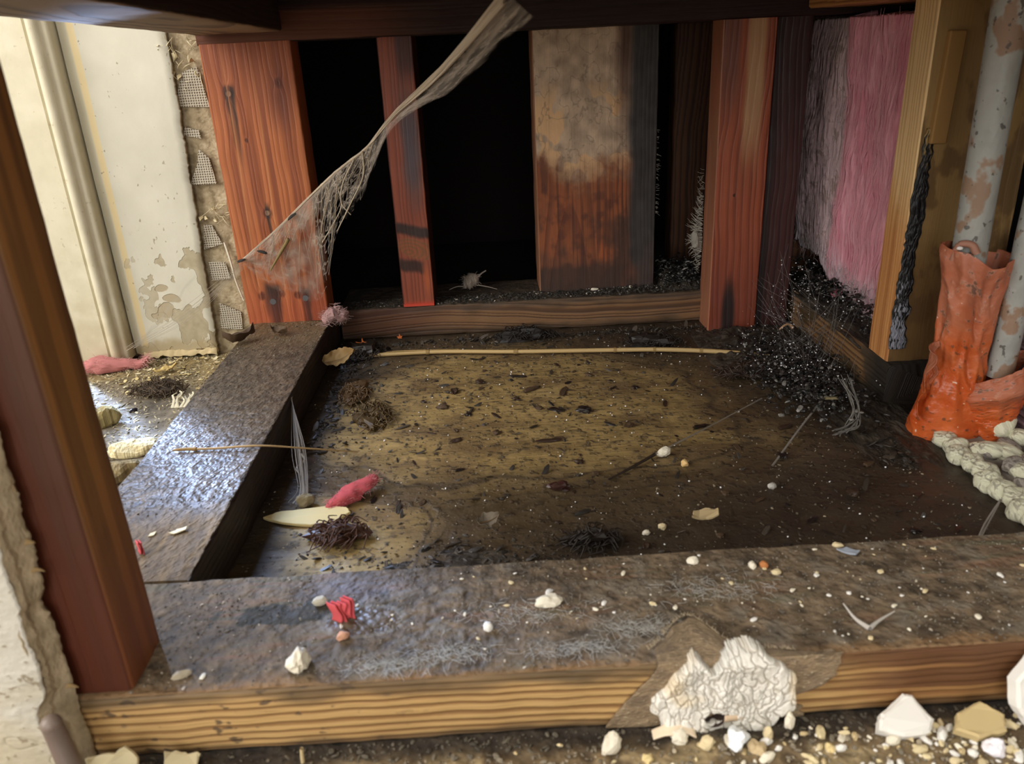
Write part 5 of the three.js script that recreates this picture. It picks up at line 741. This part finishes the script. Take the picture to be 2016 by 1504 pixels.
{ // the heap of black wet muck in the right back corner
  const muck = painted(512, 512, 0.0022, (u, v, o) => { const f = fbm(u * 16, v * 16, 3, 5), e = fbm(u * 60, v * 60, 8, 3); o[0] = 54 + 34 * f + 14 * e; o[1] = 47 + 32 * f + 14 * e; o[2] = 38 + 28 * f + 12 * e; mixTo(o, [104, 96, 84], 0.4 * ss(0.28, 0.45, e)); o[3] = 0.5 + 0.4 * f + 0.3 * e; o[4] = 0.6 + 0.3 * f; });
  const heap = (label, x0, x1, z0, z1, H, base, seed) => { const g = sheet(70, 56, (u, v) => { const edge = Math.pow(Math.sin(Math.PI * u) * Math.sin(Math.PI * v), 0.55), n = 0.6 + 0.6 * fbm(u * 7 + seed, v * 7, 3, 3) + 0.12 * vn(u * 30, v * 30, seed); return V3(lerp(x0, x1, u), base - 0.002 + H * edge * Math.max(0.05, n), lerp(z1, z0, v)); }, 0.002); return put('muck_heap', g, muck, label, 'muck', [0, 0, 0]); };
  heap('black wet muck heaped at the foot of the maroon stud', 0.215, 0.345, -0.855, -0.715, 0.018, 0, 3);
  heap('black muck on the right sill plate below the pink batt', 0.336, 0.425, -0.935, -0.685, 0.013, 0.038, 7);
  heap('black muck banked along the right sill plate before the orange plastic', 0.275, 0.360, -0.735, -0.515, 0.011, 0, 11);
  heap('low dark muck ridge lying behind the front sill plate, left of the middle', -0.105, 0.060, -0.465, -0.378, 0.0055, 0, 15);
  heap('dark muck behind the gap right of the scorched board', 0.195, 0.250, -0.985, -0.895, 0.026, 0.037, 19);
}
{ // single dark clods on the bare floor
  const R = rng(301), mats = [plain(0x38291e, 0.5), plain(0x4a3826, 0.65), plain(0x221b18, 0.3)], geos = [rock(211, 1, 0.55, 0.7, 0.6, 2), rock(212, 1.3, 0.4, 0.6, 0.6, 2), rock(213, 0.9, 0.6, 0.9, 0.6, 2), shardGeo];
  const spots = [[-0.045, -0.715], [0.03, -0.71], [-0.03, -0.66], [-0.005, -0.655], [0.035, -0.665], [0.05, -0.66], [0.015, -0.69], [0.06, -0.70], [0.075, -0.655], [-0.04, -0.61], [-0.055, -0.68], [0.02, -0.745], [-0.02, -0.735], [0.09, -0.74], [0.13, -0.70], [0.15, -0.66], [0.11, -0.62], [0.17, -0.61], [0.06, -0.56], [0.19, -0.57], [0.22, -0.55], [0.24, -0.60], [0.16, -0.50], [0.21, -0.46], [0.25, -0.49], [0.28, -0.53], [0.27, -0.44], [0.04, -0.60], [-0.005, -0.62]];
  for (let i = 0; i < 90; i++) { const [x, z] = spots[i] ?? [spread(R, -0.10, 0.30), spread(R, -0.84, -0.42)]; const s = i < spots.length ? 0.0030 + 0.0024 * R() : 0.0012 + 0.0016 * R(); const o = put('dirt_clod', geos[i % 4], mats[i % 3], 'small dark dirt clod lying on the stained inner floor', 'dirt clod', [x, 0.0002, z], R() * 6, 'dark dirt clods on the inner floor'); o.scale.set(s * (1 + 0.5 * R()), s * 0.8, s); }
}
{ // matted brown clumps
  const clump = (label, at, rx, rz, h, n, hex, seed, rot = 0) => { const t = thing('debris_clump', label, 'debris clump', at), R = rng(seed), tb = new Tubes(4); for (let i = 0; i < n; i++) { const a = R() * 6.28, r = Math.sqrt(R()), p = [Math.cos(a) * r * rx, h * 0.3 + R() * h * (1 - r * r), Math.sin(a) * r * rz], L = 0.004 + R() * 0.008, d = R() * 6.28; tb.add(curve([p, [p[0] + Math.cos(d) * L * 0.5, p[1] + R() * L * 0.5, p[2] + Math.sin(d) * L * 0.5], [p[0] + Math.cos(d + 0.8) * L, Math.max(0.0005, p[1] - R() * L * 0.4), p[2] + Math.sin(d + 0.8) * L]], 5), 0.0008, 0.0003); } mesh('matted_core', rock(seed, rx * 0.8, h * 0.7, rz * 0.8, 0.6, 3), plain(new THREE.Color(hex).multiplyScalar(0.7), 0.5), t); tag(mesh('strands', tb.geometry(), plain(hex, 0.55), t), null, null, null, 'stuff'); t.rotation.y = rot; };
  clump('wet brown matted clump just before the large cream chip', [-0.1170, 0, -0.4700], 0.020, 0.011, 0.012, 150, 0x4a2c1a, 401);
  clump('golden-brown matted clump on the floor along the left sill plate', [-0.1420, 0, -0.7200], 0.016, 0.024, 0.009, 130, 0x5e4526, 402);
  clump('long brown clump trailing towards the middle of the floor', [-0.1180, 0, -0.6650], 0.016, 0.030, 0.008, 150, 0x54401f, 403, 0.3);
  clump('dark clump of dead insects against the back sill plate', [0.0300, 0, -0.8560], 0.036, 0.012, 0.012, 150, 0x1e1713, 404);
  clump('dark clump in the back left corner of the floor', [-0.1500, 0, -0.8350], 0.022, 0.026, 0.010, 150, 0x2a2016, 405);
  clump('dark matted clump before the reed, below the wide bleached board', [0.1700, 0, -0.8150], 0.030, 0.012, 0.010, 130, 0x241b14, 406);
  clump('brown leaf-litter clump on the floor just before the reed at the right', [0.2480, 0, -0.7150], 0.036, 0.016, 0.012, 160, 0x3a2a20, 407);
  clump('black bristly clump on the floor behind the front sill plate', [0.055, 0, -0.447], 0.020, 0.010, 0.010, 110, 0x241b14, 408);
}
scatter('dark_dirt', 'dark wet dirt crumbs strewn over the inner floor', 'dirt', crumbGeo, plain(0xffffff, 0.55), 4400, 501, (R) => { const [x, z] = debrisSpot(R); return [clamp(x, -0.18, 0.338), 0.0002 + 0.004 * R() * ss(0.22, 0.3, x) * ss(-0.7, -0.76, z), clamp(z, -0.882, -0.384), 0.0005 + 0.0015 * R() * R() * R()]; }, (R, C) => { const k = 0.015 + 0.07 * R() * R(); return C.setRGB(k * 1.2, k, k * 0.78); });
scatter('flat_litter', 'flat dark chaff strewn over the inner floor', 'litter', shardGeo, plain(0xffffff, 0.5), 1500, 502, (R) => { const [x, z] = debrisSpot(R); return [clamp(x, -0.18, 0.335), 0.0006 + 0.005 * R() * ss(0.22, 0.3, x), clamp(z, -0.88, -0.386), 0.0014 + 0.0022 * R() * R()]; }, (R, C) => { const k = 0.015 + 0.07 * R() * R(); return C.setRGB(k * 1.25, k, k * 0.75); });
scatter('floor_dust', 'tan grit lying over the inner floor', 'grit', crumbGeo, plain(0xffffff, 0.8), 2600, 503, (R) => [spread(R, -0.18, 0.33), 0.0001, spread(R, -0.88, -0.385), 0.0003 + 0.0006 * R() * R()], (R, C) => { const k = 0.1 + 0.35 * R() * R(); return C.setRGB(k, k * 0.82, k * 0.55); });
scatter('sill_grit', 'brown and grey grit caked on the front sill plate', 'grit', crumbGeo, plain(0xffffff, 0.9), 5200, 504, (R) => [spread(R, -0.19, 0.5), 0.0381, spread(R, -0.379, -0.2945), 0.0002 + 0.0005 * R() * R()], (R, C, x) => { const w = R() < 0.07 ? 0.45 : 0.085 + 0.12 * R(); return C.setRGB(w, w * 0.86, w * 0.68); });
scatter('sill_grit', 'brown grit caked on the left sill plate', 'grit', crumbGeo, plain(0xffffff, 0.9), 1800, 505, (R) => [spread(R, -0.27, -0.184), 0.0381, -0.385 - 0.46 * Math.sqrt(R()), 0.0002 + 0.0006 * R() * R()], (R, C, x, z) => { const w = 0.07 + (z < -0.74 ? 0.22 : 0.08) * R(); return C.setRGB(w, w * 0.82, w * 0.58); });
scatter('sill_grit', 'dark crumbs along the top of the back sill plate', 'grit', crumbGeo, plain(0xffffff, 0.7), 1500, 506, (R) => { const x = spread(R, -0.17, 0.24); return [x, 0.0372 + 0.003 * R() * ss(0.05, 0.2, x), -0.888 - 0.03 * R(), 0.0005 + 0.0012 * R() * R()]; }, (R, C) => { const w = R() < 0.05 ? 0.5 : 0.012 + 0.05 * R(); return C.setRGB(w * 1.05, w * 0.95, w * 0.8); });
scatter('side_dust', 'yellow-tan dust and flakes over the side floor', 'dust', shardGeo, plain(0xffffff, 0.9), 2600, 507, (R) => { const z = -0.86 + 0.27 * Math.pow(R(), 1.9); return [spread(R, -0.44, -0.275), 0.0002, z, 0.0006 + 0.0013 * R() * R()]; }, (R, C) => { const k = 0.12 + 0.5 * R(); return C.setRGB(k, k * 0.84, k * 0.5); });
scatter('rubble_dust', 'brown and cream rubble dust before the front sill plate', 'rubble', crumbGeo, plain(0xffffff, 0.9), 7000, 508, (R) => [spread(R, -0.2, 0.4), 0.0002, -0.291 + 0.12 * R(), 0.0003 + 0.0011 * R() * R()], (R, C, x, z) => { const near = ss(-0.274, -0.284, z), w = lerp(0.16 + 0.4 * R() * R(), 0.04 + 0.08 * R(), near); return C.setRGB(w, w * 0.84, w * 0.6); });
scatter('muck_grains', 'black glistening grains over the muck in the right back corner', 'muck', crumbGeo, plain(0xffffff, 0.35), 4200, 509, (R) => { const k = R(); if (k < 0.4) { return [0.345 + 0.07 * R(), 0.042 + 0.022 * R(), spread(R, -0.92, -0.69), 0.0008 + 0.0022 * R() * R()]; } if (k < 0.55) return [spread(R, 0.2, 0.245), 0.042 + 0.022 * R() * R(), spread(R, -0.97, -0.9), 0.0008 + 0.0016 * R()]; return [0.285 + 0.06 * gauss(R), 0.004 + 0.012 * R(), -0.70 + 0.15 * gauss(R), 0.0008 + 0.0018 * R() * R()]; }, (R, C) => { const k = R() < 0.08 ? 0.2 : 0.010 + 0.04 * R() * R(); return C.setRGB(k * 1.05, k, k * 0.9); });
scatter('water_droplets', 'tiny bright droplets beading on the muck and webs in the right back corner', 'droplets', dropGeo, plain(0xf4f6fa, 0.06, { specularIntensity: 1 }), 760, 510, (R) => { const k = R(); if (k < 0.25) return [0.33 + 0.07 * R(), 0.045 + 0.04 * R() * R(), spread(R, -0.9, -0.7), 0.00035 + 0.0006 * R() * R()]; if (k < 0.40) return [0.30 + 0.05 * R(), 0.02 + 0.09 * R() * R(), -0.835 + 0.03 * R(), 0.0003 + 0.0006 * R() * R()]; if (k < 0.66) return [0.285 + 0.07 * gauss(R), 0.012 + 0.014 * R(), -0.72 + 0.14 * gauss(R), 0.0003 + 0.0006 * R() * R()]; return [spread(R, -0.14, 0.32), 0.0008, spread(R, -0.87, -0.39), 0.0003 + 0.0004 * R()]; });

// ---------------------------------------------------------------- cobwebs
const silk = (hex, opacity = 1) => plain(hex, 0.9, opacity < 1 ? { transparent: true, opacity } : {});
{
  const T = [[-0.268, 0.112, -0.8445], [-0.222, 0.146, -0.838], [-0.179, 0.181, -0.832], [-0.150, 0.2035, -0.818], [-0.116, 0.226, -0.80], [-0.090, 0.252, -0.77], [-0.032, 0.296, -0.60], [0.012, 0.334, -0.42]].map((p) => V3(...p));
  const B = [[-0.268, 0.106, -0.8465], [-0.240, 0.078, -0.8475], [-0.194, 0.062, -0.8480], [-0.160, 0.136, -0.828], [-0.126, 0.178, -0.810], [-0.092, 0.236, -0.775], [-0.022, 0.282, -0.60], [0.026, 0.322, -0.42]].map((p) => V3(...p));
  const top = new THREE.CatmullRomCurve3(T), bot = new THREE.CatmullRomCurve3(B), t = thing('cobweb', 'large dusty cobweb slung from the knotty red stud up across the opening', 'cobweb', [0, 0, 0]);
  const veil = bake(1024, 512, (u, v, o) => { const e = 1 - v, f = fbm(u * 26, v * 7, 3, 4), r = 1 - ss(0.0, 0.16, Math.abs(fbm(u * 44 + v * 8, v * 12 - u * 12, 9, 3))), far = ss(0.45, 0.75, u), near = 1 - ss(0.27, 0.32, u), mid = (1 - near) * (1 - far); let a = near * (0.36 + 0.7 * f + 0.2 * r) * (1 - 0.35 * e) + mid * (0.55 * r + 0.3 * f + 0.06) * (1 - e * 0.4) + far * (0.42 + 0.6 * f + 0.25 * r); a = Math.max(a, 0.7 * (1 - ss(0.02, 0.10, e))); a *= 1 - ss(0.82, 1, e + 0.3 * f); o[0] = o[1] = o[2] = clamp(a, 0, 0.95) * 255; });
  veil.map.colorSpace = THREE.NoColorSpace; veil.map.wrapS = veil.map.wrapT = THREE.ClampToEdgeWrapping;
  mesh('veil', sheet(120, 26, (u, v) => { const p = bot.getPoint(u).lerp(top.getPoint(u), v), k = Math.sin(Math.PI * v); return p.add(V3(0, 0, 0.002 * k * vn(u * 20, v * 5, 3) + 0.001)); }), plain(0xb3a698, 1, { alphaMap: veil.map, transparent: true, side: THREE.DoubleSide }), t);
  const R = rng(601), tb = new Tubes(4), thick = new Tubes(5);
  for (let i = 0; i < 26; i++) { const o = (R() - 0.5), pts = []; for (let k = 0; k <= 24; k++) { const u = k / 24; pts.push(top.getPoint(u).add(V3(o * 0.001 + 0.0008 * vn(u * 12, i, 2), -R() * 0.0006 - Math.abs(o) * lerp(0.002, 0.012, ss(0.45, 1, u)), o * lerp(0.001, 0.006, u)))); } tb.add(pts, 0.00022, 0.00034); }
  for (let i = 0; i < 60; i++) { const u0 = 0.05 + R() * 0.62, u1 = clamp(u0 + (R() - 0.75) * 0.18, 0.02, 0.98), v1 = R() * 0.8, a = top.getPoint(u0), b = bot.getPoint(u1).lerp(top.getPoint(u1), v1); tb.add(curve([a, a.clone().lerp(b, 0.5).add(V3(0.004 * (R() - 0.5), -0.004 * R(), 0.002)), b], 7), 0.00016, 0.0001); }
  for (const p of [[[-0.155, 0.195, -0.82], [-0.150, 0.170, -0.822], [-0.165, 0.145, -0.83], [-0.178, 0.128, -0.835]], [[-0.12, 0.222, -0.80], [-0.122, 0.200, -0.805], [-0.140, 0.170, -0.815], [-0.160, 0.140, -0.83]], [[-0.13, 0.214, -0.806], [-0.145, 0.19, -0.812], [-0.15, 0.17, -0.82], [-0.142, 0.158, -0.82]]]) thick.add(curve(p, 16), 0.0008, 0.0005);
  mesh('strands', tb.geometry(), silk(0xc4b39c), t); mesh('clotted_strands', thick.geometry(), silk(0xb4a690), t);
  for (const [x, y, z, r] of [[-0.2665, 0.111, -0.8405, 0.3], [-0.2435, 0.119, -0.8400, -0.35], [-0.2045, 0.156, -0.8330, 0.6]]) { const g = rock(r * 9 + 3, 0.0052, 0.0018, 0.0016, 0.2, 2); const m = mesh('caught_speck', g, plain(0x2a2622, 0.8), t, [x, y, z]); m.rotation.z = r; }
  mesh('caught_blade', (() => { const k = new Tubes(5); k.add(curve([[-0.238, 0.100, -0.8405], [-0.226, 0.116, -0.8395], [-0.213, 0.133, -0.838]], 8), 0.0009, 0.0022); return k.geometry(); })(), plain(0x7d6b42, 0.85), t);
  const low = new Tubes(3); for (let i = 0; i < 9; i++) low.add(curve([[-0.268, 0.110 - i * 0.001, -0.8445], [-0.33, 0.066 - 0.002 * i + 0.004 * R(), -0.838], [-0.40 - 0.01 * R(), 0.018 + 0.006 * R(), -0.838]], 12), 0.00018, 0.00012); mesh('trailing_threads', low.geometry(), silk(0xbdb5a6), t);
}
{
  const t = thing('cobweb', 'narrow tattered cobweb hanging down the dark face of the left sill plate', 'cobweb', [-0.165, 0, -0.585]), R = rng(611), tb = new Tubes(4);
  for (let i = 0; i < 16; i++) { const o = (R() - 0.5) * 0.008; tb.add(curve([[-0.0185, 0.034 + 0.002 * R(), -0.062 + o], [-0.010 + o, 0.024, -0.030 + o], [0.002 + o * 1.5, 0.014 + 0.003 * R(), 0.016], [0.012 + o * 1.4, 0.005, 0.060 + o * 2], [0.010 + o * 2, 0.0035, 0.070 + o]], 16), 0.0003, 0.00022); }
  tb.add(curve([[0.002, 0.016, 0.012], [0.006, 0.013, 0.018], [0.001, 0.011, 0.028], [0.006, 0.008, 0.034]], 10), 0.0010, 0.0006); mesh('strands', tb.geometry(), silk(0x9b9184), t);
}
{
  const t = thing('cobweb', 'fine beaded cobweb between the maroon stud, the muck and the right sill plate', 'cobweb', [0.30, 0, -0.78]), R = rng(621), tb = new Tubes(3);
  for (let i = 0; i < 36; i++) { const a = [-0.02 + 0.055 * R(), 0.02 + 0.10 * R() * R(), -0.068 + 0.012 * R()], b = [0.0 + 0.1 * (R() - 0.3), 0.008 + 0.03 * R(), -0.02 + 0.12 * R()]; tb.add(curve([a, [(a[0] + b[0]) / 2 + 0.01 * (R() - 0.5), (a[1] + b[1]) / 2 - 0.006 * R(), (a[2] + b[2]) / 2], b], 6), 0.00016, 0.00012); }
  for (let i = 0; i < 30; i++) { const a = [0.03 + 0.06 * R(), 0.05 + 0.03 * R(), -0.05 + 0.1 * R()], b = [-0.02 + 0.06 * R(), 0.008, 0.02 + 0.12 * R()]; tb.add(curve([a, [(a[0] + b[0]) / 2, (a[1] + b[1]) / 2 - 0.006, (a[2] + b[2]) / 2], b], 6), 0.00016, 0.00012); } mesh('strands', tb.geometry(), silk(0x7d7a76), t);
}
const strandThing = (label, pts, r0, r1, hex, n = 3, wob = 0.002, seed = 1) => { const R = rng(seed), tb = new Tubes(4); for (let i = 0; i < n; i++) tb.add(curve(pts.map((p, k) => [p[0] + (R() - 0.5) * wob, p[1] + (R() - 0.5) * wob * 0.6, p[2] + (R() - 0.5) * wob]), 16), r0, r1); return put('cobweb', tb.geometry(), silk(hex), label, 'cobweb', [0, 0, 0]); };
strandThing('long thin web thread over the dark floor, left of two', [[0.238, 0.003, -0.655], [0.16, 0.004, -0.59], [0.120, 0.004, -0.560]], 0.0003, 0.00025, 0x857c70, 3, 0.0016, 3);
strandThing('short web thread over the dark floor, right of two', [[0.289, 0.006, -0.642], [0.25, 0.006, -0.59], [0.207, 0.001, -0.535]], 0.0007, 0.0003, 0x8f8a82, 4, 0.0016, 4);
strandThing('grey web thread in the dark lower right corner by the foam', [[0.335, 0.01, -0.455], [0.315, 0.006, -0.435], [0.30, 0.003, -0.42]], 0.0008, 0.0006, 0x8a837a, 3, 0.002, 5);
strandThing('pale web wisp over the debris before the right sill plate', [[0.275, 0.006, -0.575], [0.290, 0.006, -0.585], [0.300, 0.014, -0.600], [0.300, 0.03, -0.63]], 0.0006, 0.0003, 0x7c7972, 12, 0.010, 6);
{ // dusty fluff on the left side of the smooth red stud
  const t = thing('dust_fluff', 'pale dusty fluff clinging to the left side of the smooth red stud', 'dust fluff', [0.236, 0.10, -0.895]), R = rng(631), tb = new Tubes(3);
  for (let i = 0; i < 190; i++) { const y = (R() - 0.4) * 0.13 * (0.3 + 0.7 * R()), c = Math.exp(-((y / 0.02) ** 2)), L = 0.003 + 0.009 * R(), a = R() * 6.28; tb.add(curve([[0.002, y, 0.01 * R()], [-L * 0.5 * (0.4 + c), y + Math.sin(a) * L * 0.4, 0.01 * R()], [-L * (0.4 + c), y + Math.sin(a) * L, 0.012 * R() - 0.004]], 5), 0.00024 + 0.0004 * c * R(), 0.0001); } tag(mesh('fibres', tb.geometry(), plain(0xb5b0a4, 1), t), null, null, null, 'stuff');
  mesh('tuft', rock(632, 0.006, 0.010, 0.005, 0.6, 2), plain(0x8d887e, 1), t, [-0.003, -0.012, 0.006]);
}
{ const R = rng(641), tb = new Tubes(3); for (let i = 0; i < 40; i++) { const y = 0.12 + 0.10 * R(), L = 0.001 + 0.002 * R(); tb.add([V3(0.190, y, -0.9145), V3(0.191 + (R() - 0.3) * L, y + (R() - 0.5) * L, -0.911), V3(0.191 + (R() - 0.3) * L * 2, y + (R() - 0.5) * L * 2, -0.910)], 0.0003, 0.00012); } put('dust_fluff', tb.geometry(), plain(0x8f8b84, 1), 'thin grey fluff along the right edge of the scorched board', 'dust fluff', [0, 0, 0]); }

{ // matted grey dust fibres on the front sill plate
  const R = rng(651), tb = new Tubes(3), spots = [[0.03, -0.306, 0.035, 0.008], [-0.03, -0.308, 0.03, 0.009], [0.065, -0.318, 0.03, 0.010], [-0.06, -0.302, 0.03, 0.006], [0.11, -0.345, 0.05, 0.016], [0.01, -0.335, 0.06, 0.016]];
  for (let i = 0; i < 1100; i++) { const [cx, cz, rx, rz] = spots[Math.floor(R() * 6)], x = cx + gauss(R) * rx, z = clamp(cz + gauss(R) * rz, -0.378, -0.296), a = R() * 6.28, L = 0.001 + 0.0035 * R(), b = a + (R() - 0.5) * 2; tb.add([V3(x, 0.0384, z), V3(x + Math.cos(a) * L, 0.0386 + 0.0006 * R(), z + Math.sin(a) * L), V3(x + Math.cos(a) * L + Math.cos(b) * L, 0.0384, z + Math.sin(a) * L + Math.sin(b) * L)], 0.00012, 0.00006); }
  const m = put('dust_fibres', tb.geometry(), plain(0xb6b4ae, 1), 'pale matted dust fibres on the front sill plate left of the plaster', 'dust', [0, 0, 0]); m.userData.kind = 'stuff';
}
scene.environment = null;
renderer.render(scene, camera);
